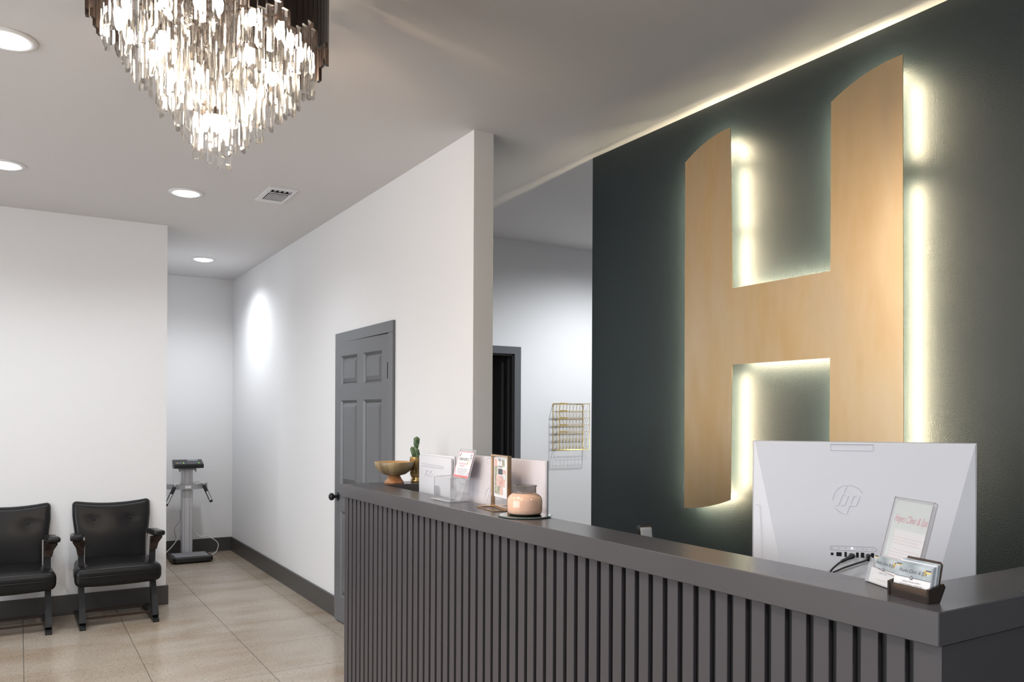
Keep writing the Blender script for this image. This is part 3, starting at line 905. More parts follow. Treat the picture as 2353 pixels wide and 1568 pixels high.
for u, m_, wdt in ((-.11, M['ink_gold'], .018), (-.085, M['key'], .014), (-.05, emit('green_lamp', (.5, 1, .1), 1.0), .008), (-.035, M['key'], .006), (.0, M['key'], .008), (.03, M['ink_red'], .008), (.05, M['key'], .008), (.068, M['key'], .008), (.1, emit('green_lamp_small', (.5, .9, .2), .7), .012)):
    on_con('console_key', u - wdt / 2, u + wdt / 2, .02, .055, m_)
# cross bar and grips
bar = []
for k in range(13):
    x = -.2 + .4 * k / 12
    bar.append((x, .12 - .05 * (1 - (x / .2) ** 2) + .055, .745 + .01 * (x / .2) ** 2))
bm = new_bm()
prev = None
for p in bar:
    r = [bm.verts.new((p[0], p[1] + a, p[2] + b2)) for a, b2 in ((-.014, -.026), (.014, -.026), (.014, .026), (-.014, .026))]
    if prev:
        for k in range(4): bm.faces.new((prev[k], prev[(k + 1) % 4], r[(k + 1) % 4], r[k]))
    else: bm.faces.new(r[::-1])
    prev = r
bm.faces.new(prev)
obj('cross_bar', bm, M['grey_plastic'], bs, 40)
bm = new_bm(); box(bm, -.03, .03, .1085, .1105, .732, .760); obj('bar_label', bm, M['paper'], bs)
for s, a, b2 in ((-1, (-.135, .085, .755), (-.225, .06, .565)), (1, (.15, .09, .765), (.222, .05, .585))):
    a, b2 = Vector(a), Vector(b2); d = b2 - a
    bm = new_bm(); tube(bm, [a, a + d * .08, a + d * .97, b2], [.016, .019, .016, .014], 10); g = obj('hand_grip', bm, M['black_plastic'], bs, 50)
    bm = new_bm(); tube(bm, [a + d * .38 + Vector((0, -.008, 0)), a + d * .88 + Vector((0, -.008, 0))], .0125, 10); obj('electrode', bm, M['steel'], g, 50)
    bm = new_bm(); tube(bm, catmull([a, a + Vector((0, 0, .02)), a + Vector((-s * .05, .04, .035)), Vector((s * .05, .20, .76)), Vector((s * .04, .235, .70))], 5), .004, 6); obj('grip_cable', bm, M['white_cable'], bs, 60)
bm = new_bm(); tube(bm, catmull([(.05, .235, .42), (.07, .24, .30), (.13, .25, .21), (.24, .25, .19), (.325, .24, .12), (.31, .22, .04), (.26, .2, .01), (.22, .19, .008)], 6), .0048, 6); obj('power_cable', bm, M['white_cable'], bs, 60)
bm = new_bm(); tube(bm, catmull([(-.05, .235, .36), (-.055, .24, .27), (-.10, .25, .16), (-.19, .25, .06), (-.28, .23, .014), (-.36, .2, .006)], 6), .0048, 6); obj('power_cable', bm, M['white_cable'], bs, 60)
bm = new_bm(); tube(bm, catmull([(-.05, .24, .50), (-.06, .245, .47), (-.052, .245, .44), (-.06, .245, .38), (-.11, .25, .30), (-.095, .25, .21), (-.09, .25, .17)], 5), .0018, 5); obj('thin_cable', bm, M['black_plastic'], bs, 60)

# ------------------------------------------------------------------ wire file basket on the office wall
wb = thing('wire_basket', 'gold wire wall file basket with five tiers on the white office wall', 'basket', (3.99, YO, 1.21))
bw, bh, bd, wr = .325, .405, .10, .0022
def wires(name, segs_, m=None, parent=wb, r=wr):
    bm = new_bm()
    for a in segs_: tube(bm, a, r, 5)
    return obj(name, bm, m or M['gold_wire'], parent, 60)
yb_, yf_ = -.004, -bd
vx = [bw * k / 9 for k in range(10)]
tiers = [bh * t_ for t_ in (.395, .545, .695, .845, 1.0)]
wires('back_grid', [[(x, yb_, 0), (x, yb_, bh)] for x in vx] + [[(0, yb_, bh * k / 6), (bw, yb_, bh * k / 6)] for k in range(7)], r=.0012)
wires('back_frame', [[(0, yb_, 0), (0, yb_, bh), (bw, yb_, bh), (bw, yb_, 0), (0, yb_, 0)]], r=.0032)
wires('front_frame', [[(0, yf_, 0), (0, yf_, bh), (bw, yf_, bh), (bw, yf_, 0), (0, yf_, 0)], [(0, yb_, bh), (0, yf_, bh)], [(bw, yb_, bh), (bw, yf_, bh)], [(0, yb_, 0), (0, yf_, 0)], [(bw, yb_, 0), (bw, yf_, 0)]], r=.003)
wires('front_grid', [[(x, yf_, 0), (x, yf_, bh * .24)] for x in vx] + [[(0, yf_, bh * .065), (bw, yf_, bh * .065)], [(0, yf_, bh * .24), (bw, yf_, bh * .24)]], r=.0013)
for z in tiers:
    ss = [[(0, yf_, z), (bw, yf_, z)]]
    for x in vx:
        ss.append(catmull([(x, yf_, z - .012), (x, yf_ + .008, z - .004), (x, yf_ + .025, z - .006), (x, yf_ + .055, z - .075), (x, yb_, z - .15 if z > .2 else .005)], 3))
    wires('tier', ss, r=.0011)
    bm = new_bm(); box(bm, .005, .080, yf_ - .004, yf_ - .0015, z - .008, z + .005); obj('label_tab', bm, M['gold_wire'], wb)
for x in (.006, bw - .006):
    bm = new_bm(); lathe(bm, [(0, 0), (.007, 0), (.005, -.006), (0, -.007)], 10, ax='y', c=(x, -.0005, bh - .015)); obj('screw', bm, M['gold_wire'], wb)

# ------------------------------------------------------------------ monitors (seen from the back)
def monitor(label, right, ang, W, H_, zt, m, logo='ring', tabx=.455, faceted=True):
    """right = (x, y) of the right hand edge as seen here; ang = heading of the panel from right to left edge"""
    a = Vector((math.sin(ang), math.cos(ang), 0))           # towards the left edge
    xv = -a; zv = xv.cross(Vector((0, 0, 1))); 
    org = Vector((right[0], right[1], zt - H_)) + a * W
    t = thing('computer_monitor', label, 'monitor', tuple(org), axes=(xv, Vector((0, 0, 1)), zv))
    # local: x 0..W left to right, y 0..H up, z towards the viewer
    bm = new_bm(); box(bm, 0, W, 0, H_, -.012, 0); bevel(bm, .003, 2)
    obj('screen_bezel', bm, mat('bezel_grey', (.55, .54, .57), .4), t, 40)
    bm = new_bm()
    i = .115 * W / .6 if faceted else .03
    dep = .030
    o_ = [(.003, .003, .0002), (W - .003, .003, .0002), (W - .003, H_ - .003, .0002), (.003, H_ - .003, .0002)]
    n_ = [(i * .78, .004, dep), (W - i, .004, dep), (W - .006, H_ - .005, .003), (.006, H_ - .005, .003)]
    vo = [bm.verts.new(p) for p in o_]; vn = [bm.verts.new(p) for p in n_]
    bm.faces.new(vn)
    for k in range(4): bm.faces.new((vo[k], vo[(k + 1) % 4], vn[(k + 1) % 4], vn[k]))
    bm.faces.new(vo[::-1])
    obj('back_cover', bm, m, t)
    def zs_(y): return dep + (.003 - dep) * (y - .004) / (H_ - .009)
    tilt_ = math.atan2(dep - .003, H_ - .009)
    # pop-up camera tab outline
    tw, th = .115, .026
    x0 = W * tabx - tw / 2
    def P(x, y, e=.0006): return Vector((x, y, zs_(y) + e))
    bm = new_bm()
    tube(bm, [P(x0, H_ - .007), P(x0, H_ - th), P(x0 + tw, H_ - th), P(x0 + tw, H_ - .007)], .0006, 4)
    tube(bm, [P(x0, H_ - .008), P(x0 + tw, H_ - .008)], .0011, 4)
    obj('camera_tab', bm, M['emboss'], t)
    # side tray outline
    bm = new_bm(); xx = .028
    tube(bm, [P(.008, H_ * .55, -.012), P(xx - .008, H_ * .55, -.006)], .0005, 4); tube(bm, [P(xx - .008, H_ * .55, -.006), P(xx, H_ * .18, -.012)], .0005, 4); tube(bm, [P(xx, H_ * .18, -.012), P(.012, H_ * .18, -.026)], .0005, 4)
    if faceted: obj('side_tray', bm, M['emboss'], t)
    else: bm.free()
    # round embossed logo with two slanted letters
    cxl, cyl, rl = W * .440, H_ - .168, .0425
    bm = new_bm()
    def C_(a): return P(cxl + rl * math.cos(a), cyl + rl * math.sin(a))
    tube(bm, [C_(R(d)) for d in range(100, 185, 7)], .0005, 4)
    tube(bm, [C_(R(d)) for d in range(92, 25, -7)], .0005, 4)
    tube(bm, [C_(R(d)) for d in range(215, 262, 7)], .0004, 4)
    u = rl / 47.0
    def G(x, y): return P(cxl + x * u, cyl + y * u)
    for pl_ in ([(-4, 47), (-14, 22)], [(-10, 15), (-18, 15), (-30, -18), (-40, -18)], [(0, 12), (-12, -18), (-22, -18)], [(24, 13), (16, 13), (6, -12)], [(34, 12), (23, -17), (20, -19), (3, -19), (-6, -46)]):
        tube(bm, [G(*q_) for q_ in pl_], .00055, 4)
    obj('logo', bm, M['emboss'], t)
    # stand
    bm = new_bm(); box(bm, W * .42, W * .58, -(zt - H_ - .875), .05, .0, .022); bevel(bm, .004, 2); obj('stand_neck', bm, M['grey_plastic'], t, 40)
    bm = new_bm(); prism(bm, [(W * .32, -(zt - H_ - .861), -.10), (W * .68, -(zt - H_ - .861), -.10), (W * .64, -(zt - H_ - .861), .08), (W * .36, -(zt - H_ - .861), .08)], (0, .014, 0)); bevel(bm, .004, 2); obj('stand_foot', bm, M['grey_plastic'], t, 40)
    t['P'] = 0
    del t['P']
    return t, P, zs_, tilt_

ANG1 = R(-44)
W1, H1, ZT1 = .602, .425, 1.4315
DSC = 2.275
rx, ry = 2.290, 1.255
mon1, P1, z1, tl1 = monitor('large white monitor seen from behind, at right, cables plugged into its back', (rx, ry), ANG1, W1, H1, ZT1, M['white_plastic'])
# ports and plugs near the bottom of the back cover
pz = H1 - .324
bm = new_bm()
xs0, xs1 = W1 * .355, W1 * .56
def rrect(cx_, cy_, w_, h_, n=8):
    r = h_ / 2; pts_ = []
    for k in range(n + 1):
        a = -PI / 2 + PI * k / n; pts_.append(P1(cx_ + w_ / 2 - r + r * math.cos(a), cy_ + r * math.sin(a)))
    for k in range(n + 1):
        a = PI / 2 + PI * k / n; pts_.append(P1(cx_ - w_ / 2 + r + r * math.cos(a), cy_ + r * math.sin(a)))
    return pts_
tube(bm, rrect((xs0 + xs1) / 2, pz + .018, xs1 - xs0, .012), .0006, 4, closed=True)
obj('port_label_strip', bm, M['emboss'], mon1)
for fx, wd_, ht in ((.05, .007, .007), (.20, .014, .011), (.345, .006, .014), (.60, .007, .014), (.71, .009, .014), (.925, .008, .014)):
    x = xs0 + (xs1 - xs0) * fx
    bm = new_bm(); c0 = P1(x, pz, .0)
    obox(bm, c0, (wd_ / 2, 0, 0), (0, ht / 2, -ht / 2 * math.tan(tl1)), (0, 0, .0009)); obj('port', bm, M['black_plastic'], mon1)
for fx in (.05, .2, .345, .6, .71, .8, .925):
    x = xs0 + (xs1 - xs0) * fx
    bm = new_bm(); obox(bm, P1(x, pz + .018, .0), (.003, 0, 0), (0, .0008, 0), (0, 0, .0006)); obj('port_symbol', bm, M['emboss'], mon1)
bm = new_bm(); lathe(bm, [(0, .0012), (.0022, .001), (.0022, 0)], 10); o = obj('status_light', bm, M['bulb_led'], mon1); o.location = P1(xs0 + (xs1 - xs0) * .485, pz + .018, 0)
xa_, xb_ = xs0 + (xs1 - xs0) * .47, xs0 + (xs1 - xs0) * .83
bm = new_bm(); a0 = P1(xa_, pz - .002, .0)
pth = catmull([a0, a0 + Vector((0, 0, .018)), a0 + Vector((-.018, -.008, .026)), a0 + Vector((-.040, -.022, .028)), a0 + Vector((-.062, -.05, .026)), a0 + Vector((-.075, -.10, .02)), a0 + Vector((-.08, -.17, .015))], 6)
tube(bm, pth, [.0075] * 6 + [.0075 - .0006 * k for k in range(6)] + [.0045] * 4 + [.0026] * (len(pth) - 16), 8); obj('power_plug_cable', bm, M['black_plastic'], mon1, 60)
bm = new_bm(); a0 = P1(xb_, pz - .004, .0)
obox(bm, a0 + Vector((0, 0, .013)), (.0055, 0, 0), (0, .0095, 0), (0, 0, .012)); bevel(bm, .002, 2)
pth = catmull([a0 + Vector((0, -.002, .02)), a0 + Vector((-.012, -.007, .028)), a0 + Vector((-.04, -.018, .030)), a0 + Vector((-.08, -.036, .028)), a0 + Vector((-.12, -.065, .022)), a0 + Vector((-.14, -.13, .02))], 6)
tube(bm, pth, .0026, 8); obj('usb_plug_cable', bm, M['black_plastic'], mon1, 60)

mon2, P2, z2, tl2 = monitor('pinkish white monitor seen from behind, between gold photo frame and peach candle', (1.695, 2.53), R(-4), .628, .41, 1.334, M['pink_plastic'])

# smaller white monitor at the far end of the counter
def small_monitor():
    a_ = R(4); a = Vector((math.sin(a_), math.cos(a_), 0)); xv = -a; zv = xv.cross(Vector((0, 0, 1)))
    W, H_, zt = .395, .30, 1.322
    org = Vector((1.668, 3.575, zt - H_))
    t = thing('computer_monitor', 'small white monitor seen from behind beside the potted cactus, slot along its top', 'monitor', tuple(org), axes=(xv, Vector((0, 0, 1)), zv))
    bm = new_bm(); box(bm, 0, W, 0, H_, -.012, .0); bevel(bm, .004, 2); obj('screen_bezel', bm, M['white_shell'], t, 40)
    bm = new_bm(); box(bm, .002, W - .002, .002, H_ - .012, .0002, .016)
    top = [vv for vv in bm.verts if vv.co.z > .01]
    for vv in top:
        if vv.co.y > .1: vv.co.y += .004
    bevel(bm, .006, 3); obj('back_cover', bm, M['white_shell'], t, 40)
    bm = new_bm(); box(bm, .03, W - .085, H_ - .052, H_ - .046, .0158, .0166); obj('handle_slot', bm, M['emboss'], t)
    bm = new_bm(); box(bm, .03, W - .085, H_ - .058, H_ - .0525, .0158, .0185); obj('slot_lip', bm, M['white_shell'], t)
    # angular embossed letters A S U S
    bm = new_bm(); z = .0166
    def st(*pp): tube(bm, [(x, y, z) for x, y in pp], .0012, 4)
    ox, oy, h = .085, H_ - .105, .028
    def q_(x, y): return (ox + x * .024 + y * .006, oy + y * h)
    st(q_(0, 0), q_(.75, 1)); st(q_(.62, 1), q_(.85, 1), q_(.85, .0)); st(q_(.35, .35), q_(.8, .35))
    for k in (1.05, 3.1):
        st(q_(k + .75, 1), q_(k + .1, 1), q_(k, .9), q_(k, .6), q_(k + .7, .45), q_(k + .75, .1), q_(k + .6, 0), q_(k, 0))
    st(q_(2.1, 1), q_(2.1, .1), q_(2.2, 0), q_(2.7, 0), q_(2.8, .1), q_(2.8, 1))
    obj('logo', bm, M['emboss'], t)
    bm = new_bm(); box(bm, W * .40, W * .60, -(zt - H_ - .876), .05, -.04, -.0125); obj('stand_neck', bm, M['white_plastic'], t)
    bm = new_bm(); box(bm, W * .25, W * .75, -(zt - H_ - .861), -(zt - H_ - .876), -.12, .03); bevel(bm, .004, 2); obj('stand_foot', bm, M['white_plastic'], t, 40)
small_monitor()

# ------------------------------------------------------------------ desk phone behind the counter
ph = thing('desk_phone', 'black desk phone handset just showing above the back of the counter', 'phone', (1.985, 2.29, .861), R(-20))
bm = new_bm(); prism(bm, [(-.09, -.08, 0), (.09, -.08, 0), (.09, .10, 0), (-.09, .10, 0)], (0, 0, .05)); bevel(bm, .008, 2); obj('phone_base', bm, M['black_plastic'], ph, 40)
bm = new_bm(); prism(bm, [(-.03, -.05, .045), (.03, -.05, .045), (.03, .06, .045), (-.03, .06, .045)], (0, 0, .06)); bevel(bm, .008, 2); obj('cradle', bm, M['black_plastic'], ph, 40)
def fh(p):
    return Vector((p[0] * (1 + .1 * p[2]), p[1] - .35 * max(0, p[2] - .02) , p[2]))
bm = new_bm(); rbox(bm, .052, .045, .20, .016, 4, fn=lambda p: Vector((p[0], p[1] + .25 * p[2], p[2])))
for vv in bm.verts: vv.co += Vector((0, .015, .135))
obj('handset', bm, M['black_plastic'], ph, 50)
bm = new_bm(); rbox(bm, .044, .008, .05, .0035, 3, fn=lambda p: Vector((p[0], p[1] + .25 * p[2], p[2])))
for vv in bm.verts: vv.co += Vector((-.002, .006, .205))
obj('earpiece', bm, M['grey_plastic'], ph, 50, label='light grey earpiece plate')

# ------------------------------------------------------------------ things standing on the counter
# wooden pedestal bowl
bo = thing('wooden_bowl', 'wooden pedestal bowl of striped staves at far end of the counter', 'bowl', (1.708, 4.005, ZT + .0003))
bm = new_bm(); lathe(bm, [(0, 0), (.052, 0), (.0535, .004), (.050, .010), (.040, .022), (.034, .034), (.031, .040), (0, .040)], 48); obj('foot', bm, M['wood_foot'], bo, 50)
bm = new_bm(); lathe(bm, [(0, .040), (.034, .041), (.062, .049), (.085, .066), (.098, .086), (.105, .112), (.1035, .114)], 48); obj('bowl_shell', bm, M['stave'], bo, 60)
bm = new_bm(); lathe(bm, [(.1035, .114), (.099, .110), (.093, .088), (.078, .068), (.05, .055), (0, .051)], 48); obj('bowl_inside', bm, M['bowl_in'], bo, 60)

# potted cactus
pp = thing('potted_cactus', 'small cactus in a gold patterned pot behind the wooden bowl', 'plant', (1.842, 4.012, ZT + .0003))
bm = new_bm(); lathe(bm, [(0, 0), (.031, 0), (.033, .004), (.033, .014), (.029, .018), (.0275, .026), (.031, .030), (.0335, .036), (.037, .13), (.0375, .137), (.034, .137), (.033, .122), (0, .120)], 40); obj('pot', bm, M['pot_gold'], pp, 50)
bm = new_bm(); lathe(bm, [(0, .1208), (.0325, .1205)], 24); obj('soil', bm, M['soil'], pp)
bm = new_bm()
def pr(z): return .0335 + (.037 - .0335) * (z - .036) / (.13 - .036) + .0006
for k in range(6):
    a0 = k * PI / 3 + .3
    def Q(da, z): a = a0 + da; return (pr(z) * math.cos(a), pr(z) * math.sin(a), z)
    dm = [(0, .115), (.42, .085), (0, .045), (-.42, .085)]
    for w_ in (1.0, .45):
        pts_ = []
        for j in range(4):
            (a1, z1_), (a2, z2_) = dm[j], dm[(j + 1) % 4]
            for e in range(3):
                tt = e / 3; pts_.append(Q((a1 + (a2 - a1) * tt) * w_, .082 + ((z1_ + (z2_ - z1_) * tt) - .082) * w_))
        tube(bm, pts_, .0012, 4, closed=True)
    tube(bm, [Q(.28, .125), Q(.52, .112), Q(.76, .125)], .0012, 4); tube(bm, [Q(.28, .04), Q(.52, .055), Q(.76, .04)], .0012, 4)
obj('pot_pattern', bm, M['pot_line'], pp, label='dark brown diamond lines on gold pot')
def pad(base, tip, wd_, th_):
    base, tip = Vector(base), Vector(tip); d = tip - base; ln = d.length; d.normalize()
    side = RT - d * RT.dot(d); side.normalize(); nrm = side.cross(d)
    bm = new_bm(); prof_ = []
    for i in range(9):
        t_ = i / 8; r_ = wd_ * (.42 + .58 * math.sin(PI * min(1, t_ * .62 + .12))) if t_ < .9 else wd_ * .62
        if i == 8: r_ = wd_ * .2
        prof_.append((t_, r_))
    rings = []
    for i, (t_, r_) in enumerate(prof_):
        rings.append([bm.verts.new(base + d * ln * t_ + side * math.cos(2 * PI * k / 12) * r_ * (1 + .08 * math.sin(i * 2.3)) + nrm * math.sin(2 * PI * k / 12) * r_ * th_) for k in range(12)])
    for a, b2 in zip(rings[:-1], rings[1:]):
        for k in range(12): bm.faces.new((a[k], a[(k + 1) % 12], b2[(k + 1) % 12], b2[k]))
    bm.faces.new(rings[0][::-1]); bm.faces.new(rings[-1])
    obj('cactus_pad', bm, M['leaf'], pp, 60)
rv = RT
pad(rv * -.003 + Vector((0, 0, .115)), rv * -.028 + Vector((0, 0, .192)), .0135, .5)
pad(rv * .014 + Vector((0, 0, .115)), rv * -.004 + Vector((0, 0, .186)), .0125, .5)
pad(rv * -.004 + Vector((0, 0, .184)), rv * .0 + Vector((0, 0, .246)), .0165, .45)

# clear acrylic caddy with sign holder
ca = thing('acrylic_caddy', 'empty clear acrylic box caddy with base plate on the counter', 'caddy', (1.520, 2.990, ZT + .0003))
def sheet(bm, a, b2, th_=.0025): box(bm, *a, *b2)
bm = new_bm(); box(bm, 0, .104, 0, .175, 0, .005); bevel(bm, .001, 1); obj('base_plate', bm, M['acrylic'], ca)
hh = .098
walls_ = [(.012, .0145, .014, .17), (.100, .1025, .014, .17), (.0145, .100, .014, .0165), (.0145, .100, .1675, .17), (.0145, .100, .085, .0875)]
for q4 in walls_:
    bm = new_bm(); box(bm, *q4, .0052, hh); obj('box_wall', bm, M['acrylic'], ca)
bm = new_bm()
for x in (.013, .1015):
    for y in (.015, .1685): tube(bm, [(x, y, .005), (x, y, hh)], .0016, 6)
for y in (.015, .1685): tube(bm, [(.013, y, hh), (.1015, y, hh)], .0013, 6)
for x in (.013, .1015): tube(bm, [(x, .015, hh), (x, .1685, hh)], .0013, 6)
tube(bm, [(0, 0, .004), (.104, 0, .004), (.104, .175, .004), (0, .175, .004)], .0016, 6, closed=True)
obj('polished_edge', bm, M['acrylic_edge'], ca, label='bright polished acrylic edge')

SA = R(4); a = Vector((math.sin(SA), math.cos(SA), 0)); xv = -a
lean = R(16); nb3 = Vector((0, 0, 1)).cross(a)      # horizontal normal
zh = xv.cross(Vector((0, 0, 1)))
yv = (Vector((0, 0, 1)) * math.cos(lean) - zh * math.sin(lean)).normalized(); zv = xv.cross(yv)
sh = thing('sign_holder', 'clear acrylic holder with pink bordered sign, leaning above the acrylic caddy', 'sign', (1.600, 3.112, 1.2415), axes=(xv, yv, zv))
SW, SHh = .152, .112
bm = new_bm(); box(bm, -.004, SW + .010, -.003, SHh + .010, -.004, -.002); obj('acrylic_back', bm, M['acrylic'], sh)
bm = new_bm(); tube(bm, [(-.004, -.003, -.003), (SW + .01, -.003, -.003), (SW + .01, SHh + .01, -.003), (-.004, SHh + .01, -.003)], .0012, 5, closed=True); obj('acrylic_rim', bm, M['acrylic_edge'], sh)
bm = new_bm(); box(bm, 0, SW, 0, SHh, -.0018, -.0008); obj('paper', bm, M['paper'], sh)
bm = new_bm()
bt = .0028
box(bm, 0, SW, 0, .0085, -.0007, -.0004)
obj('red_band', bm, M['ink_red'], sh)
bm = new_bm()
for q4 in ((0, bt, .0085, SHh), (SW - bt, SW, .0085, SHh), (bt, SW - bt, SHh - bt, SHh)): box(bm, *q4, -.0007, -.0004)
tube(bm, [(.003, .030, -.0004), (.026, .0085, -.0004)], .0012, 4); tube(bm, [(SW - .003, .024, -.0004), (SW - .026, .0085, -.0004)], .0012, 4)
obj('pink_border', bm, M['ink_pink'], sh)
text('headline', 'CREAM DE BETA', .017, M['ink'], sh, (SW * .425, SHh * .70, -.0003), sx=.78, shear=.1)
text('subhead', 'BY YOUR ESTHETICIAN NOW', .0088, M['ink_pink'], sh, (SW * .44, SHh * .525, -.0003), sx=.74)
text('subhead', 'TREATMENTS 1:1', .0088, M['ink_pink'], sh, (SW * .44, SHh * .43, -.0003), sx=.85)
for k, wl in enumerate((.82, .66, .84, .66, .56, .44)):
    bm = new_bm(); y = SHh * (.325 - .046 * k); x = SW * .5 - wl * SW / 2 * .9
    while x < SW * .5 + wl * SW / 2 * .85:
        l_ = random.uniform(.006, .014); box(bm, x, min(x + l_, SW * .92), y, y + .0017, -.0006, -.0003); x += l_ + .0022
    obj('text_line', bm, M['ink_grey'], sh)
bm = new_bm(); tube(bm, [(SW * .86 + .011 * math.cos(R(d)), SHh * .78 + .014 * math.sin(R(d)), -.0004) for d in range(-150, 20, 15)], .0007, 4); tube(bm, [(SW * .86 + .011 * math.cos(R(d)), SHh * .84 + .012 * math.sin(R(d)), -.0004) for d in range(10, 160, 15)], .0007, 4)
for y in (.86, .77): box(bm, SW * .82, SW * .90, SHh * y - .003, SHh * y + .003, -.0006, -.0004)
obj('round_stamp', bm, M['ink_grey'], sh)
bm = new_bm(); tube(bm, [(SW * .12, SHh * .82, -.0004), (SW * .14, SHh * .88, -.0004), (SW * .17, SHh * .93, -.0004)], .0022, 5); obj('brush_icon', bm, M['ink_grey'], sh)
bm = new_bm(); tube(bm, [(SW * .11, SHh * .80, -.0004), (SW * .12, SHh * .835, -.0004)], .003, 5); obj('brush_tip', bm, M['ink_pink'], sh)
bm = new_bm(); tube(bm, [(SW * .755, SHh * .52, -.0004), (SW * .765, SHh * .62, -.0004)], .0028, 5); obj('gold_icon', bm, M['ink_gold'], sh)
# rear foot that carries the holder, standing in the caddy's back corner
bm = new_bm(); box(bm, .02, SW - .015, -.0965, -.003, -.004, -.002); obj('acrylic_leg', bm, M['acrylic'], sh)

# gold double-glass frame
FA = R(8.5); a = Vector((math.sin(FA), math.cos(FA), 0)); xv = -a; zh = xv.cross(Vector((0, 0, 1)))
gf = thing('photo_frame', 'gold standing photo frame with pink spa flyer and wire base', 'frame', (1.600, 2.782, ZT + .0003), axes=(xv, Vector((0, 0, 1)), zh))
GW, GH = .172, .208
bm = new_bm()
for q4 in ((0, .006, .004, GH), (GW - .006, GW, .004, GH), (.006, GW - .006, GH - .006, GH), (.006, GW - .006, .004, .009)):
    box(bm, *q4, -.015, .001)
obj('frame', bm, M['gold'], gf)
bm = new_bm(); box(bm, .006, GW - .006, .009, GH - .006, -.008, -.0068); obj('glass_pane', bm, M['acrylic'], gf)
bm = new_bm()
tube(bm, [(.0, .0028, .0), (.0, .0028, .058), (GW, .0028, .058), (GW, .0028, .0)], .0028, 6); tube(bm, [(0, .0028, 0), (GW, .0028, 0)], .0028, 6)
obj('wire_base', bm, M['gold'], gf, 50)
bm = new_bm(); box(bm, .03, .138, .048, .192, -.0093, -.0087); fl = obj('flyer', bm, M['paper'], gf); fl.scale = (1.22, 1.06, 1); fl.location = (-.0205, -.0075, .0027)
M['flyer_pink'] = add_vary(mat('flyer_pink_print', (.7, .4, .36), .6), (.62, .36, .32), (.78, .56, .50), 25, 3)
M['flyer_green'] = add_vary(mat('flyer_leaf_print', (.3, .33, .25), .6), (.20, .24, .18), (.58, .55, .44), 60, 4)
M['flyer_grey'] = mat('flyer_slate_print', (.10, .105, .12), .6)
def fp(name, x0, x1, y0, y1, m_, z=-.0085):
    bm = new_bm(); box(bm, x0, x1, y0, y1, z - .0001, z + .0001); return obj(name, bm, m_, fl)
fp('print_leaf', .036, .060, .060, .160, M['flyer_green'])
fp('print_pink', .036, .058, .160, .188, M['flyer_pink'])
fp('print_pink', .050, .125, .088, .128, M['flyer_pink'], -.0083)
fp('print_pink', .078, .106, .058, .088, M['flyer_pink'])
fp('print_leaf', .052, .080, .058, .088, M['flyer_green'], -.0082)
fp('print_leaf', .098, .120, .160, .188, M['flyer_green'])
fp('print_slate', .066, .104, .132, .153, M['flyer_grey'])
fp('print_pink', .108, .130, .112, .150, M['flyer_pink'], -.0084)
bm = new_bm(); lathe(bm, [(0, .0003), (.011, .0002)], 20, c=(.119, .126, -.0081)); obj('print_badge', bm, M['mint_paper'], fl)
text('flyer_heading', 'FREE', .013, M['ink'], fl, (.080, .184, -.0080)); text('flyer_heading', 'PICS', .015, M['paper'], fl, (.088, .172, -.0080)); text('flyer_heading', 'TODAY', .011, M['ink'], fl, (.082, .160, -.0080))
for k, (y, s_) in enumerate(((.122, 'BOOK TODAY'), (.114, 'TREATMENT'), (.105, 'FACIAL'), (.097, 'BOTOX'), (.090, 'WEIGHT LOSS'))):
    text('flyer_text', s_, .0072, M['paper'], fl, (.056, y, -.0078), align='LEFT')

# candle on a round mirror tray
tr = thing('mirror_tray', 'round mirror tray under the peach candle at the counter edge', 'tray', (1.5515, 2.452, ZT + .0003))
bm = new_bm(); lathe(bm, [(0, 0), (.092, 0), (.0975, .003), (.0975, .0042), (.092, .0058)], 64); obj('tray_rim', bm, M['mirror_edge'], tr, 30)
bm = new_bm(); lathe(bm, [(.092, .0058), (0, .0058)], 64); obj('mirror_face', bm, M['mirror'], tr)
cd = thing('jar_candle', 'peach wax candle in a wide glass jar standing on the mirror tray', 'candle', (1.556, 2.462, ZT + .0064))
bm = new_bm(); lathe(bm, [(0, .004), (.058, .004), (.0615, .008), (.0632, .020), (.0632, .050), (.0605, .060), (.053, .070), (.044, .0755), (.041, .0765), (0, .0755)], 56); obj('wax', bm, M['wax'], cd, 60)
bm = new_bm(); lathe(bm, [(0, 0), (.054, 0), (.0605, .003), (.0615, .0038), (0, .0038)], 48); obj('jar_base', bm, mat('greenish_glass_base', (.20, .24, .19), .1, **{'Transmission Weight': .5}), cd, 40)
bm = new_bm(); lathe(bm, [(.0418, .0765), (.0412, .080), (.0412, .099), (.0440, .1015), (.0445, .104), (.0415, .1055), (.0395, .103), (.0395, .078)], 48); obj('jar_neck', bm, mat('smoky_jar_glass', (.62, .60, .59), .05, **{'Transmission Weight': .85, 'IOR': 1.3}), cd, 50)
bm = new_bm(); tube(bm, [(0, 0, .0755), (.001, 0, .088)], .0012, 6); obj('wick', bm, M['wick'], cd)

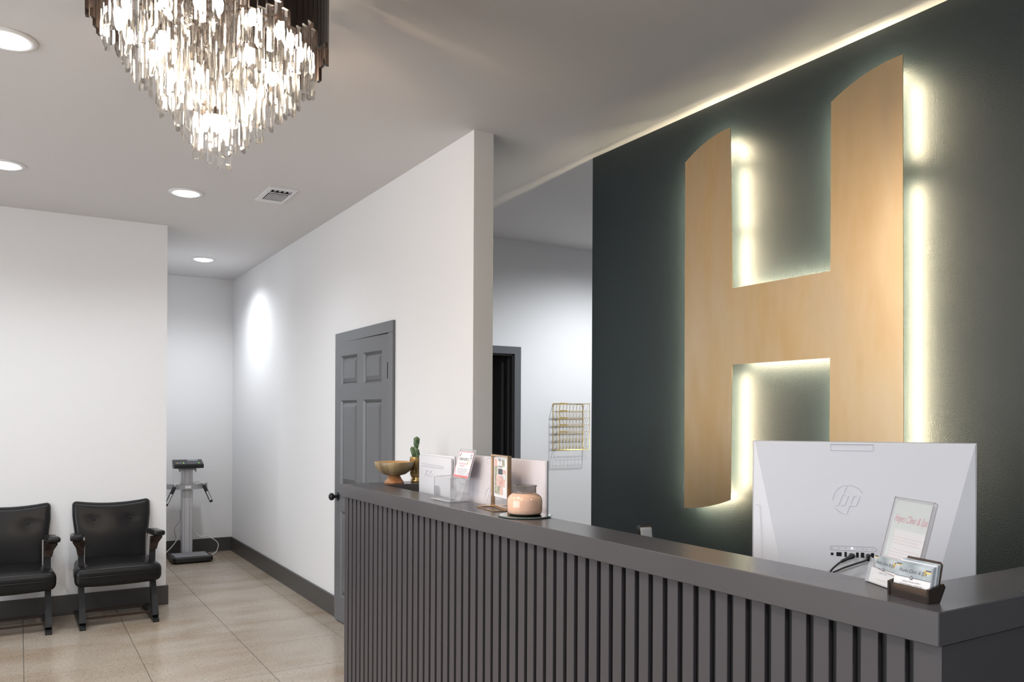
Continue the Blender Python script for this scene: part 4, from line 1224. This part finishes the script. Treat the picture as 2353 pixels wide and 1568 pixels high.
# slanted acrylic holder at the right with cards in its pocket
HA = R(23); a = Vector((math.sin(HA), math.cos(HA), 0)); xv = -a; zh = xv.cross(Vector((0, 0, 1)))
ln2 = math.atan2(.0495, .184)
yv = (Vector((0, 0, 1)) * math.cos(ln2) - zh * math.sin(ln2)).normalized(); zv = xv.cross(yv)
ah = thing('brochure_holder', 'tall slanted clear acrylic holder with clinic leaflet in front of large monitor', 'sign', (1.598, 1.096, ZT + .0022), axes=(xv, yv, zv))
HW, HH = .129, .190
bm = new_bm(); box(bm, 0, HW, 0, HH, .0005, .0022); obj('front_sheet', bm, M['acrylic'], ah)
bm = new_bm(); box(bm, 0, HW, .0, HH, -.0085, -.0068); obj('back_sheet', bm, M['acrylic'], ah)
bm = new_bm()
tube(bm, [(0, 0, .0015), (0, HH, .0015), (HW, HH, .0015), (HW, 0, .0015)], .0010, 5); tube(bm, [(HW, 0, -.0075), (HW, HH - .002, -.0075), (HW, HH, .001)], .0010, 5); tube(bm, [(0, HH, .001), (0, HH - .003, -.0075), (0, 0, -.0075)], .0008, 5)
obj('sheet_edge', bm, M['acrylic_dark_edge'], ah, label='brownish shaded acrylic edge')
bm = new_bm(); box(bm, .006, HW - .006, .004, HH - .006, -.0035, -.0022); lf = obj('leaflet', bm, M['paper'], ah)
bm = new_bm(); box(bm, .0062, HW - .0062, HH - .068, HH - .0062, -.0021, -.0018); box(bm, .0062, .020, .05, HH - .068, -.0021, -.0018); obj('mint_print', bm, M['mint_paper'], lf)
text('leaflet_heading', 'Hayes Clinic & Spa', .023, M['ink_pink'], lf, (HW * .51, HH - .045, -.0014), shear=.4, sx=.62)
k = 0
for row in range(15):
    if row in (3, 8): continue
    bm = new_bm(); y = HH - .085 - row * .0066; wl = random.uniform(.6, .86) * HW; x = HW * .52 - wl / 2
    while x < HW * .52 + wl / 2:
        l_ = random.uniform(.004, .011); box(bm, x, x + l_, y, y + .0013, -.0021, -.0017); x += l_ + .003
    obj('text_line', bm, M['ink_grey'] if row > 12 else M['ink_pale'], lf)
# card pocket (low front lip with a swooping cut)
bm = new_bm(); prism(bm, [(-.012, -.004, .0145), (.098, -.004, .0145), (.098, .022, .0145), (.012, .030, .0145), (.004, .036, .0145), (-.001, .046, .0145), (-.012, .048, .0145)], (0, 0, .0015)); obj('card_pocket', bm, M['acrylic'], ah)
bm = new_bm(); tube(bm, catmull([(-.012, .048, .0155), (-.001, .046, .0155), (.004, .036, .0155), (.012, .030, .0155), (.098, .022, .0155)], 5), .0007, 5); obj('pocket_edge', bm, M['acrylic_dark_edge'], ah)
bm = new_bm(); box(bm, -.012, .098, -.0045, -.002, .0022, .0145); obj('pocket_floor', bm, M['acrylic_edge'], ah)

def card_face(parent, Wc, Hc, z, names, heading=True, gold=True):
    bm = new_bm(); box(bm, 0, Wc, Hc * .53, Hc, z, z + .0002); obj('marbled_print', bm, M['marble'], parent)
    bm = new_bm(); box(bm, 0, Wc, Hc * .525, Hc * .545, z + .0002, z + .0003); obj('dark_rule', bm, M['flyer_grey'], parent)
    bm = new_bm(); lathe(bm, [(0, .0002), (.0042, .0001)], 20, c=(Wc * .48, Hc * .535, z + .0003)); obj('round_emblem', bm, M['flyer_grey'], parent)
    text('emblem_letter', 'H', .0075, M['paper'], parent, (Wc * .48, Hc * .535, z + .0006))
    text('card_heading', 'Hayes Clinic & Spa', .0105, M['ink'], parent, (Wc * .49, Hc * .76, z + .0004), shear=.4, sx=.82)
    for i_, nm in enumerate(names): text('card_text', nm, .0048, M['ink_grey'], parent, (Wc * .5, Hc * (.385 - .105 * i_), z + .0004))
    if gold:
        bm = new_bm(); box(bm, Wc * .02, Wc * .19, Hc * .90, Hc * .935, z + .0002, z + .0003); box(bm, Wc * .80, Wc * .99, Hc * .78, Hc * .85, z + .0002, z + .0003); box(bm, Wc * .80, Wc * .86, Hc * .70, Hc * .9, z + .0002, z + .0003); obj('gold_fleck', bm, M['ink_gold'], parent)
        bm = new_bm(); box(bm, Wc * .02, Wc * .17, Hc * .935, Hc * .985, z + .0002, z + .0003); box(bm, Wc * .84, Wc * .99, Hc * .86, Hc * .91, z + .0002, z + .0003); obj('slate_fleck', bm, M['flyer_grey'], parent)

# cards resting in the clear pocket
org = ah.matrix_world @ Vector((-.004, -.0018, .0125))
cp = thing('business_card', 'business card leaning in the clear pocket, left of the smoked card holder', 'card', tuple(org), axes=(xv, yv, zv))
cp.rotation_mode = 'XYZ'
bm = new_bm(); box(bm, 0, .089, 0, .058, -.006, 0); obj('card_stock', bm, M['paper'], cp)
card_face(cp, .089, .058, .0001, ('AMBER HINES',), gold=True)
text('card_website', 'www.hayesclinic.com', .004, M['ink_gold'], cp, (.046, .008, .0005))

# smoked holder with a stack of cards
SA2 = R(9.5); a = Vector((math.sin(SA2), math.cos(SA2), 0)); xv = -a; zh = xv.cross(Vector((0, 0, 1)))
sm = thing('card_holder', 'brown smoked plastic card holder at the near corner of the counter', 'holder', (1.5085, 1.006, ZT + .0003), axes=(xv, Vector((0, 0, 1)), zh))
SWd = .0985
bm = new_bm(); box(bm, .006, SWd - .006, .0035, .026, -.0035, -.0015)
obj('front_lip', bm, M['smoke'], sm)
for x in (0, SWd - .005):
    bm = new_bm(); prism(bm, [(x, 0, 0), (x, .028, .0), (x, .037, -.040), (x, .030, -.045), (x, .0, -.030)], (.005, 0, 0)); obj('end_cheek', bm, M['smoke'] if 0 else mat('smoked_cheek', (.045, .035, .03), .12, **{'Transmission Weight': .35}), sm)
bm = new_bm(); prism(bm, [(.005, .0035, -.028), (SWd - .005, .0035, -.028), (SWd - .005, .072, -.042), (SWd - .009, .076, -.0428), (.012, .076, -.0428), (.005, .070, -.042)], (0, 0, -.002)); obj('back_plate', bm, M['smoke'], sm)
bm = new_bm(); tube(bm, [(SWd - .005, .02, -.032), (SWd - .005, .072, -.042), (SWd - .009, .0765, -.0428), (.012, .0765, -.0428)], .0011, 5); tube(bm, [(.006, .026, -.0025), (SWd - .006, .026, -.0025)], .0009, 5); obj('dark_rim', bm, M['smoke_edge'], sm)
bm = new_bm(); box(bm, .005, SWd - .005, 0.0005, .0033, -.032, -.002); obj('holder_floor', bm, M['smoke_edge'], sm)
# stack of cards: a countable deck
cl = R(11)
yv2 = (Vector((0, 0, 1)) * math.cos(cl) - zh * math.sin(cl)).normalized(); zv2 = xv.cross(yv2)
for k in range(6):
    o_ = sm.matrix_world @ Vector((.0065 + .0006 * (k % 2), .0115, -.0065 - k * .0036))
    lab = ('front business card of the stack in the smoked holder, printed side showing', 'business card directly behind the front card in the smoked holder', 'business card third from the front of the smoked holder stack',
           'business card third from the back of the smoked holder stack', 'business card just before the rearmost one in the smoked holder', 'rearmost and tallest standing business card against the smoked holder back')[k]
    c_ = thing('business_card', lab, 'card', tuple(o_), axes=(xv, yv2, zv2), group='cards in the smoked holder' if k else None)
    c_['group'] = 'cards in the smoked holder'
    bm = new_bm(); box(bm, 0, .0855, 0, .056 + .0015 * k, -.0030, 0); obj('card_stock', bm, M['paper'] if k in (0, 3) else M['marble'], c_)
    if k == 0: card_face(c_, .0855, .056, .0001, ('Sydney Peralta, FNP-C', 'Mandy Hedberg, AGNP-BC'))
